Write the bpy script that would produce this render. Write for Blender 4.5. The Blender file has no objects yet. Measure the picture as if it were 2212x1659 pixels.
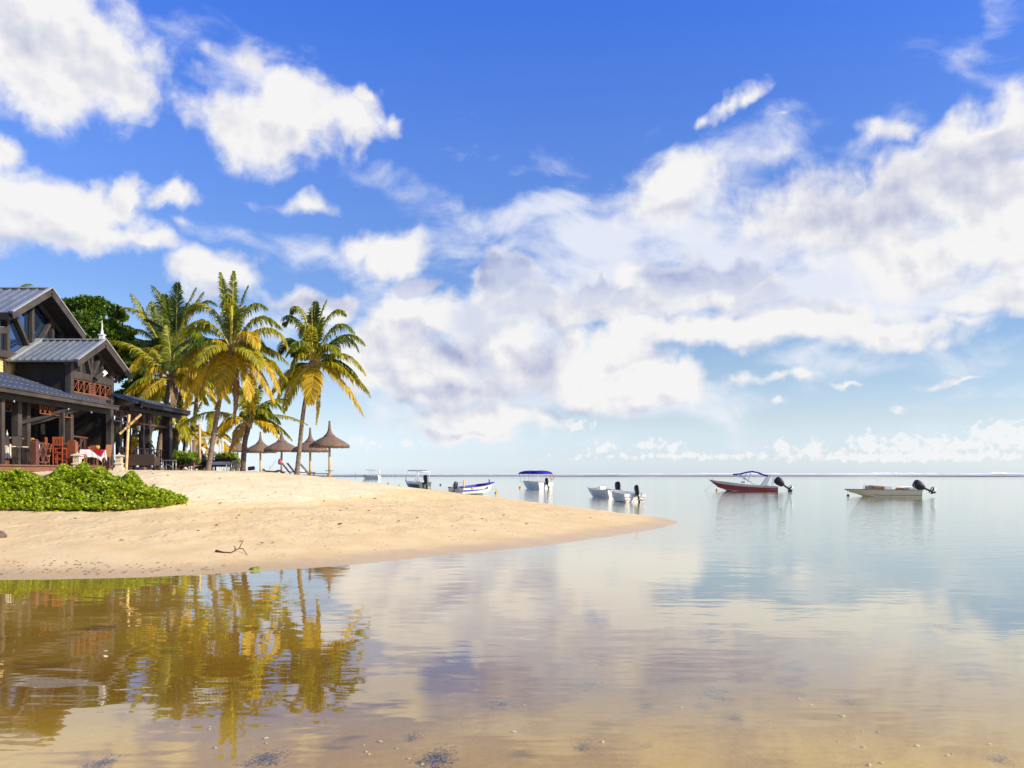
import bpy, bmesh, math, random
import numpy as np
from mathutils import Vector, Matrix, noise as mnoise

R = math.radians
F = 2778.0          # focal length in photograph pixels (30 mm on 36 mm, 3334 px wide)
EYE = 2.0
def W(px, py, D):
    """World point seen at photograph pixel (px, py) at distance D."""
    return Vector(((px - 1667.0) * D / F, D, EYE + (1539.0 - py) * D / F))
def X_at(px, D): return (px - 1667.0) * D / F

scene = bpy.context.scene
C = scene.collection

# ---------------------------------------------------------------- camera
cam_d = bpy.data.cameras.new('camera')
cam = bpy.data.objects.new('camera', cam_d); C.objects.link(cam)
cam_d.sensor_width = 36; cam_d.lens = 30; cam_d.shift_y = 289 / 3334.0
cam_d.clip_start = .1; cam_d.clip_end = 60000
cam.location = (0, 0, EYE); cam.rotation_euler = (R(90), 0, 0)
scene.camera = cam

# ---------------------------------------------------------------- exposure
scene.view_settings.view_transform = 'Standard'
scene.view_settings.look = 'None'
scene.view_settings.exposure = 0.3
scene.view_settings.gamma = 1.0
scene.cycles.max_bounces = 8
scene.cycles.transparent_max_bounces = 12
scene.cycles.caustics_reflective = False
scene.cycles.caustics_refractive = False
scene.cycles.sample_clamp_indirect = 4

# ---------------------------------------------------------------- sun
SUN_AZ, SUN_EL = 108.0, 29.0       # azimuth clockwise from +Y
sd = Vector((math.sin(R(SUN_AZ)) * math.cos(R(SUN_EL)), math.cos(R(SUN_AZ)) * math.cos(R(SUN_EL)), math.sin(R(SUN_EL))))
sl = bpy.data.lights.new('sun', 'SUN'); sl.energy = 5.0; sl.angle = R(.55); sl.color = (1.0, .86, .62)
so = bpy.data.objects.new('sun', sl); C.objects.link(so)
so.rotation_euler = (-sd).to_track_quat('-Z', 'Y').to_euler(); so.location = sd * 50

# ---------------------------------------------------------------- world: sky texture + cumulus in direction space
class G:
    def __init__(s, nt): s.nt = nt
    def n(s, t, **k):
        x = s.nt.nodes.new(t)
        for a, b in k.items(): setattr(x, a, b)
        return x
    def put(s, sock, v):
        if isinstance(v, bpy.types.NodeSocket): s.nt.links.new(v, sock)
        elif v is not None: sock.default_value = v
    def m(s, op, a, b=None, c=None, clamp=False):
        x = s.n('ShaderNodeMath', operation=op, use_clamp=clamp)
        for i, v in enumerate((a, b, c)): s.put(x.inputs[i], v)
        return x.outputs[0]
    def v(s, op, a, b=None, c=None, out=0):
        x = s.n('ShaderNodeVectorMath', operation=op)
        for i, q in enumerate((a, b, c)):
            if q is not None: s.put(x.inputs[i], q)
        return x.outputs[out]
    def noise(s, vec, scale, detail=4, rough=.5, dim='3D', out='Fac', dist=0):
        x = s.n('ShaderNodeTexNoise', noise_dimensions=dim)
        if vec is not None: s.put(x.inputs['Vector'], vec)
        x.inputs['Scale'].default_value = scale; x.inputs['Detail'].default_value = detail
        x.inputs['Roughness'].default_value = rough; x.inputs['Distortion'].default_value = dist
        return x.outputs[out]
    def ramp(s, val, a, b, c=0., d=1., smooth=True):
        x = s.n('ShaderNodeMapRange', interpolation_type='SMOOTHSTEP' if smooth else 'LINEAR')
        s.put(x.inputs['Value'], val)
        for nme, q in (('From Min', a), ('From Max', b), ('To Min', c), ('To Max', d)): s.put(x.inputs[nme], q)
        return x.outputs[0]
    def mix(s, f, a, b, mode='MIX'):
        x = s.n('ShaderNodeMix', data_type='RGBA', blend_type=mode)
        s.put(x.inputs[0], f)
        for i, q in ((6, a), (7, b)):
            s.put(x.inputs[i], q if isinstance(q, bpy.types.NodeSocket) else (*q, 1.) if len(q) == 3 else q)
        return x.outputs[2]
    def xyz(s, x=0., y=0., z=0.):
        q = s.n('ShaderNodeCombineXYZ')
        for i, v in enumerate((x, y, z)): s.put(q.inputs[i], v)
        return q.outputs[0]

world = bpy.data.worlds.new('World'); scene.world = world; world.use_nodes = True
wt = world.node_tree; wt.nodes.clear(); g = G(wt)
try:
    world.cycles.sampling_method = 'MANUAL'; world.cycles.sample_map_resolution = 512
except Exception: pass
SKY_STR = .1
sky = g.n('ShaderNodeTexSky', sky_type='NISHITA')
sky.sun_disc = False; sky.sun_elevation = R(SUN_EL); sky.sun_rotation = R(SUN_AZ)
sky.altitude = 0; sky.air_density = 1.0; sky.dust_density = .6; sky.ozone_density = 2.0
tc = g.n('ShaderNodeTexCoord').outputs['Generated']
sp = g.n('ShaderNodeSeparateXYZ'); g.put(sp.inputs[0], tc)
az = g.m('ARCTAN2', sp.outputs[0], sp.outputs[1])
el = g.m('ARCSINE', g.m('ABSOLUTE', sp.outputs[2]))
P0 = g.xyz(az, el, 0.)
def warp(p, sc, amp, det=2, off=0.):
    c = g.noise(g.v('ADD', p, (off, off * .7, 0.)), sc, det, .5, '2D', 'Color')
    return g.v('MULTIPLY_ADD', g.v('SUBTRACT', c, (.5, .5, .5)), (amp, amp * .8, 0.), p)
P1 = warp(warp(P0, 9., .05, 1), 30., .026, 4, 3.3)
S2 = 3334 / 2212.0
def dirof(x, y):          # a point of the sky, from where it stands in the photograph, as azimuth and elevation
    px, py = x * S2, y * S2
    a = math.atan((px - 1667) / F)
    return a, math.atan((1539 - py) / F * math.cos(a))
def field(p, blobs, k=.12):
    out = None
    for b in blobs:
        x, y, rx, ry = b[:4]; rot = b[4] if len(b) > 4 else 0; w = b[5] if len(b) > 5 else 1.
        a, e = dirof(x, y)
        ix, iy = F / (rx * S2), F / (ry * S2)
        if rot == 0:
            d = g.v('MULTIPLY_ADD', p, (ix, iy, 0), (-a * ix, -e * iy, 0))
        else:
            c, n = math.cos(R(rot)), math.sin(R(rot))
            u = g.m('SUBTRACT', g.v('DOT_PRODUCT', p, (c * ix, n * ix, 0), out='Value'), (a * c + e * n) * ix)
            t = g.m('SUBTRACT', g.v('DOT_PRODUCT', p, (-n * iy, c * iy, 0), out='Value'), (e * c - a * n) * iy)
            d = g.xyz(u, t)
        l = g.v('LENGTH', d, out='Value')
        q = g.m('MULTIPLY_ADD', l, -w, w)
        out = q if out is None else g.m('SMOOTH_MAX', out, q, k)
    return out
CUM = [  # puffs of cumulus: x, y, radius x, radius y, rotation, weight
 (20,70,300,170),(190,120,160,125),(265,190,85,85),(60,150,150,95),
 (0,340,65,60),(40,450,150,95),(160,440,150,85),(268,420,42,55),(150,500,260,55),(330,515,100,32,0,.8),
 (610,275,200,105),(500,250,130,85,0,.8),(745,255,110,85),(610,205,80,60),(545,125,95,38,-15,.45),(860,268,38,28,0,.5),(780,200,60,30,-20,.7),
 (377,430,55,36,0,.8),(405,482,45,20,0,.5),(665,460,80,20,0,.45),
 (470,585,110,60),(620,645,170,40,0,.7),(730,670,55,50),
 (850,548,85,65),(770,535,65,45,0,.7),
 (1470,395,130,75),(1430,450,150,60,0,.8),(1590,226,80,20,22,.52),(1640,205,40,14,30,.5),(1690,246,34,10,0,.45),(1515,262,34,14,0,.5),
 (2180,280,150,75,20),(2130,400,240,150),(1930,420,330,90),(1770,470,260,70),(2050,540,320,90),(1935,290,55,35,0,.7),(1690,330,60,36,-20,.45),
 (890,690,130,95),(830,760,110,110),(950,780,200,100),(1150,800,150,110),(1180,660,160,70),(1350,780,160,80),(1070,720,85,60),(1000,850,230,55),(860,830,120,60),(1110,770,80,60),
 (1290,765,110,80),(1220,735,60,60),(1400,830,130,65),(1290,850,180,50),(1455,835,85,62),
 (1700,705,360,58),(1450,720,260,55),(1350,640,270,60),(1930,715,200,42),(1600,640,150,60),
 (2170,655,130,48),(2212,600,70,50),(2100,700,60,20,-30,.6),
 (1085,590,80,62,0,1.1),(1110,640,100,50),(1270,610,95,45,0,1.1),(1370,600,70,42),(1500,605,120,55,0,1.15),(1600,618,115,58,0,1.1),(905,615,48,20,0,.8),
 (1080,900,210,42),(1010,935,190,22,0,.8),(1660,835,170,16,4,.5),(1728,828,36,17,0,.8),(1812,832,36,11,0,.7),(1675,872,26,9,0,.7),(1925,872,26,7,0,.5),(2085,820,90,7,3,.4),
]
TINY = [(2160,935,60,32),(2200,945,60,30),(2095,965,50,20),(2030,962,45,24),(1960,962,50,26),(1880,960,55,28),(1760,970,30,24),(1690,968,30,20),(1960,985,340,13),(1500,985,300,9,0,.7),
        (1300,968,35,18,0,.8),(1410,960,35,14,0,.7),(1245,918,40,16,0,.8),(1450,965,35,16,0,.7),(790,955,35,14,0,.6),(880,958,30,12,0,.6)]
SHADE = [ # the sides turned from the sun and the undersides, x, y, rx, ry, rot, weight
 (30,110,260,70,0,.35),(110,525,230,34,0,.55),(690,300,150,45,0,.35),(500,215,80,60,0,.3),(660,655,160,30,0,.7),
 (1300,660,330,40,0,.35),
 (960,750,170,75,-15,.85),(1150,720,130,90,0,.9),(1000,850,240,44,0,.75),(1150,800,100,80,0,.7),(900,890,240,40,0,.85),(1240,885,190,26,0,.7),(1400,880,160,24,0,.6),(1330,650,150,40,0,.4),(830,760,60,80,0,.4),(1750,670,160,24,0,.4),
 (2150,320,170,60,20,.65),(1850,470,330,75,0,.6),(1980,400,280,80,0,.6),(1750,520,180,40,0,.5),(1600,760,420,20,-2,.55),(1450,770,200,30,0,.4),(2200,690,100,14,0,.35),
 (1430,455,140,32,0,.35),(1010,935,200,16,0,.4)]
LIT = [(885,655,90,42),(965,705,75,40,-20),(1110,722,62,46),(1290,752,115,55),(1430,822,95,46),(1080,905,150,22,0,.6),(1370,590,62,34,0,.8),(1480,392,105,55,0,.6),(855,545,62,46,0,.6),(640,235,170,55,0,.6),(1750,705,330,26,0,.7),(2150,250,110,26,15,.8),(60,420,180,50,0,.5)]
VEIL = [(1150,450,260,70,18,.8),(1500,330,260,70,8,.6),(2000,640,300,80,0,.9),(1550,560,700,170,0,1.0),(2000,800,420,90,0,.45),(880,430,260,50,-8,.45),(1000,760,330,230,0,1.),(1450,880,500,60,0,.6),(1900,780,420,60,0,.6),(600,700,260,60,0,.7),(1150,760,420,190,0,.9),(1700,690,520,90,0,.8),(1330,500,440,120,8,1.),(1750,610,520,95,0,1.1),(1150,590,330,70,0,.9),(2000,520,380,150,0,1.),(1650,310,360,90,10,.45),(2060,130,220,60,-30,.35),(700,560,330,34,-12,.6),
        (1230,370,240,50,-10,.5),(1000,900,330,70,0,.7),(1350,930,360,40,0,.35),(2150,60,60,60,0,.5),(250,60,420,90,0,.35),(560,120,170,60,0,.5),(950,520,200,60,0,.6)]
fb = g.noise(P0, 18., 6, .50, '2D')                       # billow detail
fbw = g.noise(P1, 60., 3, .5, '2D')
cov = field(P1, CUM)
dens = g.m('ADD', g.m('MULTIPLY_ADD', fb, 1.15, cov), g.m('MULTIPLY', fbw, .30))
dens = g.m('SUBTRACT', dens, .72)
a_cum = g.ramp(dens, 0.02, .60)
tin = field(P0, TINY, .05)
a_tin = g.m('MULTIPLY', g.ramp(g.m('ADD', tin, g.m('MULTIPLY', g.m('SUBTRACT', g.noise(P0, 110., 3, .55, '2D'), .5), 2.2)), .05, .6), .8)
vp = g.v('MULTIPLY', warp(P0, 6., .10, 1, 7.), (1., 2.2, 1.))
rotm = g.n('ShaderNodeMapping'); g.put(rotm.inputs[0], vp); rotm.inputs['Rotation'].default_value = (0, 0, R(14))
st = g.noise(rotm.outputs[0], 9., 6, .56, '2D')
veil = g.m('MULTIPLY', field(P1, VEIL, .15), 1.3)
a_veil = g.m('MULTIPLY', g.ramp(g.m('ADD', veil, g.m('MULTIPLY', g.m('SUBTRACT', st, .55), 2.4)), .0, 1.15), .86)
# relief: the same billows a little nearer the sun and higher, subtracted
fb2 = g.noise(g.v('ADD', P0, (.006, .012, 0.)), 20., 4, .5, '2D')
fb1 = g.noise(P0, 20., 4, .5, '2D')
rel = g.m('SUBTRACT', fb1, fb2)
shade = g.m('ADD', g.m('MAXIMUM', field(P1, SHADE, .2), 0.), g.m('MULTIPLY', rel, -1.5))
shade = g.m('ADD', shade, g.m('MULTIPLY', g.m('SUBTRACT', fb, .5), -.3))
shade = g.m('ADD', shade, g.ramp(dens, .3, 1.6, -.05, .20))
shade = g.m('SUBTRACT', shade, g.m('MULTIPLY', g.m('MAXIMUM', field(P1, LIT, .1), 0.), .9), clamp=True)
K = .82 / SKY_STR
white = tuple(K * c for c in (.915, .905, .905)); grey = tuple(K * c for c in (.40, .45, .66))
cum_col = g.mix(shade, white, grey)
# blue of the air: the Sky Texture, deepened
cr = g.n('ShaderNodeValToRGB'); g.put(cr.inputs[0], el)
TINT = [(0., (1.5, 1.8, 2.6)), (.02, (1.25, 1.42, 2.05)), (.06, (1.20, 1.19, 1.42)), (.12, (1.03, 1.07, 1.24)), (.2, (.78, .93, 1.3)), (.36, (.70, .99, 1.75)), (.5, (.5, .94, 2.12))]
while len(cr.color_ramp.elements) < len(TINT): cr.color_ramp.elements.new(.5)
for e_, (p_, c_) in zip(cr.color_ramp.elements, TINT): e_.position = p_; e_.color = (*[q / 3 for q in c_], 1)
blue = g.v('MULTIPLY', sky.outputs[0], g.v('SCALE', cr.outputs[0]))
blue.node.inputs[1].links[0].from_node.inputs['Scale'].default_value = 3.
col = g.mix(a_veil, blue, tuple(K * c for c in (.86, .885, .955)))
col = g.mix(a_tin, col, tuple(K * c for c in (.93, .93, .93)))
col = g.mix(a_cum, col, cum_col)
DARK = [(1088,592,64,54),(1070,560,34,26),(1125,645,75,42,0,.7),(1270,612,82,38),(1345,632,60,22,0,.7),(1495,600,100,46),(1590,598,85,48),(1650,640,80,40,0,.7),(905,614,52,22),(1030,700,80,34,0,.5),(470,640,60,20,0,.4)]
dk = g.m('ADD', g.m('MULTIPLY_ADD', fb, .9, field(P1, DARK, .15)), g.m('MULTIPLY', fbw, .35))
a_dk = g.m('MULTIPLY', g.ramp(dk, .56, 1.06), .92)
col = g.mix(a_dk, col, g.mix(g.ramp(el, dirof(1400, 650)[1], dirof(1400, 585)[1]), tuple(K * c for c in (.66, .70, .83)), g.mix(g.m('MULTIPLY_ADD', rel, -4., .35, clamp=True), tuple(K * c for c in (.52, .58, .78)), tuple(K * c for c in (.33, .39, .66)))))
bg = g.n('ShaderNodeBackground'); g.put(bg.inputs[0], col); bg.inputs[1].default_value = SKY_STR
wo = g.n('ShaderNodeOutputWorld'); g.put(wo.inputs[0], bg.outputs[0])

# ================================================================ helpers
def mat(name, base=(.5, .5, .5), rough=.6, spec=.3, metal=0.):
    m = bpy.data.materials.new(name); m.use_nodes = True
    b = m.node_tree.nodes['Principled BSDF']
    b.inputs['Base Color'].default_value = (*base, 1); b.inputs['Roughness'].default_value = rough
    b.inputs['Specular IOR Level'].default_value = spec; b.inputs['Metallic'].default_value = metal
    return m
def pmat(name, c1, c2, scale=8., rough=.6, spec=.3, stretch=(1, 1, 1), detail=5, bump=0., metal=0., coord='Object', lo=.3, hi=.7):
    """two-tone noise material"""
    m = mat(name, c1, rough, spec, metal); q = G(m.node_tree); b = m.node_tree.nodes['Principled BSDF']
    co = q.n('ShaderNodeTexCoord').outputs[coord]
    vv = q.v('MULTIPLY', co, stretch)
    f = q.noise(vv, scale, detail, .6)
    q.put(b.inputs['Base Color'], q.mix(q.ramp(f, lo, hi), c1, c2))
    if bump:
        bn = q.n('ShaderNodeBump'); bn.inputs['Strength'].default_value = 1; bn.inputs['Distance'].default_value = bump
        q.put(bn.inputs['Height'], f); q.put(b.inputs['Normal'], bn.outputs[0])
    return m
def link(name, me, parent=None, m=None, smooth=False, **props):
    o = bpy.data.objects.new(name, me); C.objects.link(o)
    if parent is not None: o.parent = parent
    if m is not None:
        for x in (m if isinstance(m, (list, tuple)) else [m]): me.materials.append(x)
    if smooth: me.shade_smooth()
    for k, v in props.items(): o[k] = v
    return o
def mesh_np(name, verts, faces, attrs=None):
    me = bpy.data.meshes.new(name)
    me.from_pydata([tuple(v) for v in verts], [], [tuple(f) for f in faces]); me.update()
    return me
def thing(name, label, cat, loc=(0, 0, 0), rz=0, group=None):
    o = bpy.data.objects.new(name, None); C.objects.link(o); o.location = loc; o.rotation_euler = (0, 0, rz)
    o.empty_display_size = .2
    o['label'] = label; o['category'] = cat
    if group: o['group'] = group
    return o

# ================================================================ shore and beach
NEAR = np.array([(-120, 13.5), (-60, 14.4), (-25, 15.3), (-9.55, 15.9), (-7.14, 16.3), (-5.6, 17.0), (-3.7, 18.3), (-1.96, 20.35), (.27, 22.6), (3.2, 27), (5.5, 31.2), (6.75, 34.8)])
FAR = np.array([(6.75, 34.8), (6.7, 37.5), (5.15, 43), (2.56, 53.4), (-1.6, 66.9), (-8, 80), (-22, 93), (-60, 115), (-200, 140), (-3000, 900)])
def pdist(x, y, poly):
    d = np.full(x.shape, 1e9)
    for (ax, ay), (bx, by) in zip(poly[:-1], poly[1:]):
        vx, vy = bx - ax, by - ay
        t = np.clip(((x - ax) * vx + (y - ay) * vy) / (vx * vx + vy * vy), 0, 1)
        d = np.minimum(d, np.hypot(x - ax - t * vx, y - ay - t * vy))
    return d
OUT = np.vstack([NEAR, FAR[1:], [(-3000, 13.5)]])
def inside(x, y):
    c = np.zeros(x.shape, bool); n = len(OUT)
    for i in range(n):
        (ax, ay), (bx, by) = OUT[i], OUT[(i + 1) % n]
        if ay == by: continue
        k = ((ay > y) != (by > y)) & (x < (bx - ax) * (y - ay) / (by - ay) + ax)
        c ^= k
    return c
def wob(x, y):
    return (.16 * np.sin(.9 * x + .5 * y) + .10 * np.sin(1.9 * x - 1.3 * y + 1) + .06 * np.sin(3.3 * x + 2.9 * y + 2))
def height(x, y):
    x = np.asarray(x, float); y = np.asarray(y, float)
    dn, df = pdist(x, y, NEAR), pdist(x, y, FAR)
    ins = inside(x, y)
    w = wob(x, y) * .35
    dn2, df2 = np.maximum(dn + w, 0), np.maximum(df + w, 0)
    pn = np.interp(dn2, [0, .35, 3, 10, 13, 17, 25, 60], [0, .03, .27, .86, 1.45, 2.04, 2.19, 2.25])
    pf = np.interp(df2, [0, .35, 3, 6, 9.5, 12.5, 14, 18, 30, 60], [0, .04, .39, .76, 1.18, 1.54, 1.74, 2.13, 2.25, 2.28])
    k = .25; h = np.clip(.5 + .5 * (pf - pn) / k, 0, 1)
    land = pf * (1 - h) + pn * h - k * h * (1 - h) * np.clip(np.minimum(pn, pf) / .5, 0, 1)
    d = np.minimum(dn, df)
    sea = np.interp(d, [0, .6, 3, 8, 25, 60, 150, 400, 900], [0, -.03, -.16, -.32, -.5, -.9, -1.6, -2.2, -6])
    near = np.interp(y, [0, 6, 14], [-.08, -.13, -.6]) ; sea = np.where(y < 14, np.maximum(sea, near), sea)
    return np.where(ins, land, sea)
def micro(x, y):
    return (.012 * np.sin(2.3 * x + 1.1 * np.sin(1.7 * y)) * np.sin(1.9 * y + 1.3 * np.sin(2.1 * x + 1)) + .006 * np.sin(5.1 * x + 2 * np.sin(3 * y)) * np.sin(4.7 * y + 1.5 * np.sin(4 * x)))
def gz(x, y):
    return float(height(np.array([x]), np.array([y]))[0])

def axis(parts):
    out = [parts[0][0]]
    for a, b, s in parts:
        n = max(1, int(round((b - a) / s)))
        out += list(np.linspace(a, b, n + 1)[1:])
    return np.array(out)
gx = axis([(-30000, -3000, 9000), (-3000, -300, 450), (-300, -60, 20), (-60, -24, 1.2), (-24, 10, .17), (10, 30, 1), (30, 300, 20), (300, 3000, 450), (3000, 30000, 9000)])
gy = axis([(-40, 0, 4), (0, 12, .6), (12, 60, .17), (60, 110, .8), (110, 400, 12), (400, 3000, 260), (3000, 30000, 9000)])
XX, YY = np.meshgrid(gx, gy)
rngT = np.random.default_rng(4)
ZZ = height(XX, YY)
fine = (np.abs(XX + 7) < 17.5) & (YY > 12) & (YY < 60)
ZZ = ZZ + np.where(ZZ > .05, micro(XX, YY) * np.clip(ZZ / .3, 0, 1) * (YY < 60), 0) + np.where(fine & (ZZ > .25), rngT.normal(0, .006, XX.shape), 0)
nyy, nxx = XX.shape
V = np.column_stack([XX.ravel(), YY.ravel(), ZZ.ravel()])
ii = np.arange((nyy - 1) * nxx).reshape(nyy - 1, nxx)[:, :-1].ravel()
Fq = np.column_stack([ii, ii + 1, ii + nxx + 1, ii + nxx])
me = bpy.data.meshes.new('ground')
me.vertices.add(len(V)); me.vertices.foreach_set('co', V.ravel())
me.loops.add(Fq.size); me.loops.foreach_set('vertex_index', Fq.ravel())
me.polygons.add(len(Fq)); me.polygons.foreach_set('loop_start', np.arange(0, Fq.size, 4)); me.update(calc_edges=True); me.validate()
# how dry the sand is: above the storm berm it is pale and loose, below it washed and firm
BX = np.array([-24, -16, -10.4, -7.2, -5.7, -4.6, -4.2, -5., -8]); BY = np.array([27, 27, 27.5, 30, 34, 41, 50, 60, 75])
bd = np.zeros(XX.shape)
bx_s = np.interp(YY, [27.5, 30, 34, 41, 50, 60, 75], [-10.4, -7.2, -5.7, -4.6, -4.2, -5., -8.])
by_s = np.interp(XX, [-24, -16, -10.4, -7.2], [27., 27., 27.5, 30.])
bd = np.where(XX < -10.4, YY - by_s, np.minimum(bx_s - XX, (YY - 27.5) * .8))
bd = bd + wob(XX * 1.5, YY * 1.3)
dry = np.clip(bd / .5 + .5, 0, 1)
at = me.attributes.new('dry_sand', 'FLOAT', 'POINT'); at.data.foreach_set('value', dry.ravel().astype(np.float32))

sand = mat('sand', (.6, .45, .28), .9, .2); q = G(sand.node_tree); b = sand.node_tree.nodes['Principled BSDF']
geo = q.n('ShaderNodeNewGeometry'); pos = geo.outputs['Position']
sx = q.n('ShaderNodeSeparateXYZ'); q.put(sx.inputs[0], pos); z = sx.outputs[2]
dr = q.n('ShaderNodeAttribute', attribute_name='dry_sand').outputs['Fac']
n1 = q.noise(pos, .8, 4, .6); n2 = q.noise(pos, 14, 3, .7); n3 = q.noise(pos, 3.2, 5, .65)
firm = q.mix(q.ramp(n1, .35, .65), (.76, .55, .255), (.82, .62, .31))
loose = q.mix(q.ramp(n1, .3, .7), (.80, .635, .35), (.84, .70, .42))
c = q.mix(dr, firm, loose)
c = q.mix(q.m('MULTIPLY', q.ramp(n2, .52, .75), .22), c, (.50, .36, .20))
c = q.mix(q.m('MULTIPLY', q.ramp(n3, .6, .75), .18), c, (.55, .40, .24))
wet = q.ramp(q.m('ADD', z, q.m('MULTIPLY', q.m('SUBTRACT', n3, .5), .09)), .02, .17, 1., 0.)
c = q.mix(q.m('MULTIPLY', wet, .5), c, (.46, .30, .14))
# lagoon bed: silt with dark weed patches, deeper water browner then blue green
wv = q.v('MULTIPLY', pos, (1., 1.25, 0.))
weed = q.ramp(q.noise(wv, 1.15, 2, .4), .63, .73)
silt = q.mix(q.ramp(q.noise(pos, .5, 4, .6), .35, .65), (.68, .47, .14), (.86, .64, .24))
silt = q.mix(q.m('MULTIPLY', weed, .75), silt, (.06, .06, .07))
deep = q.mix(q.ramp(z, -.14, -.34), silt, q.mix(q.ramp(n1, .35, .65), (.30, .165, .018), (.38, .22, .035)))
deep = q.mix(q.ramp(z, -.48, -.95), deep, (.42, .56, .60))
lag = q.m('MULTIPLY_ADD', sx.outputs[0], .8, q.m('MULTIPLY', sx.outputs[1], .5))      # the open lagoon bed to the right is pale coral sand
deep = q.mix(q.m('MULTIPLY', q.ramp(lag, 7.5, 12.5), .85), deep, (.56, .62, .56))
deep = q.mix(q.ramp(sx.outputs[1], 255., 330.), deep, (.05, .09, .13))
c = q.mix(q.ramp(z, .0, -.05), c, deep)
q.put(b.inputs['Base Color'], c)
q.put(b.inputs['Roughness'], q.ramp(wet, 0., 1., .92, .35))
vor = q.n('ShaderNodeTexVoronoi', feature='SMOOTH_F1'); q.put(vor.inputs['Vector'], q.v('MULTIPLY_ADD', q.noise(pos, 2., 2, .5, out='Color'), (.35, .35, 0), pos)); vor.inputs['Scale'].default_value = 2.6; vor.inputs['Smoothness'].default_value = .4
foot = q.ramp(vor.outputs['Distance'], .05, .30)
foot_m = q.m('MULTIPLY', q.ramp(z, .22, .5), q.ramp(n1, .42, .58, .25, 1.))
hgt = q.m('ADD', q.m('MULTIPLY', q.m('MULTIPLY', foot, foot_m), .046), q.m('MULTIPLY', q.noise(pos, 9, 5, .65), .018))
bn = q.n('ShaderNodeBump'); bn.inputs['Distance'].default_value = 1.; bn.inputs['Strength'].default_value = .6
q.put(bn.inputs['Height'], hgt); q.put(b.inputs['Normal'], bn.outputs[0])
ground = link('ground', me, None, sand, True, kind='structure')

# ---------------------------------------------------------------- water
wm = bpy.data.materials.new('water'); wm.use_nodes = True; wm.node_tree.nodes.clear(); q = G(wm.node_tree)
geo = q.n('ShaderNodeNewGeometry'); pos = geo.outputs['Position']
sx = q.n('ShaderNodeSeparateXYZ'); q.put(sx.inputs[0], pos)
calm = q.ramp(q.m('MULTIPLY_ADD', sx.outputs[0], .55, sx.outputs[1]), 17., 34., .0, 1.)    # the sheltered pool behind the spit barely ripples
rip = q.noise(q.v('MULTIPLY', pos, (1., 2.2, 0.)), 1.1, 2, .5)
rip2 = q.noise(q.v('MULTIPLY', pos, (.8, 2.6, 0.)), 3.6, 2, .5)
slow = q.noise(q.v('MULTIPLY', pos, (1., 1.6, 0.)), .33, 2, .5)
h = q.m('ADD', q.m('MULTIPLY', rip, q.ramp(calm, 0, 1, .0035, .013)), q.m('MULTIPLY', rip2, q.ramp(calm, 0, 1, .0003, .0042)))
h = q.m('ADD', h, q.m('MULTIPLY', slow, .008))
h = q.m('MULTIPLY', h, q.ramp(sx.outputs[1], 90., 330., 1., .0))          # ripples too fine to tell apart far out
bn = q.n('ShaderNodeBump'); bn.inputs['Distance'].default_value = 1.; bn.inputs['Strength'].default_value = 1.; q.put(bn.inputs['Height'], h)
gl = q.n('ShaderNodeBsdfGlossy'); q.put(gl.inputs['Normal'], bn.outputs[0]); q.put(gl.inputs['Roughness'], q.m('ADD', q.ramp(sx.outputs[1], 60., 320., .015, .05), q.ramp(sx.outputs[1], 300., 420., 0., .02)))
q.put(gl.inputs['Color'], (1., .99, .965, 1.))
tr = q.n('ShaderNodeBsdfTransparent'); q.put(tr.inputs['Color'], (.88, .80, .46, 1))
cosv = q.m('ABSOLUTE', q.v('DOT_PRODUCT', bn.outputs[0], geo.outputs['Incoming'], out='Value'))
fres = q.m('MULTIPLY_ADD', q.m('POWER', q.m('SUBTRACT', 1., cosv, clamp=True), 3.3), .97, .03)      # Schlick, the same from either side
fres = q.m('MULTIPLY', fres, q.ramp(cosv, .16, .36, 1., .62))
mx = q.n('ShaderNodeMixShader'); q.put(mx.inputs[0], fres); q.put(mx.inputs[1], tr.outputs[0]); q.put(mx.inputs[2], gl.outputs[0])
wo_ = q.n('ShaderNodeOutputMaterial'); q.put(wo_.inputs[0], mx.outputs[0])
me = mesh_np('water', [(-30000, -60, 0), (30000, -60, 0), (30000, 30000, 0), (-30000, 30000, 0)], [(0, 1, 2, 3)])
water = link('water', me, None, wm, False, kind='structure')

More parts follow.
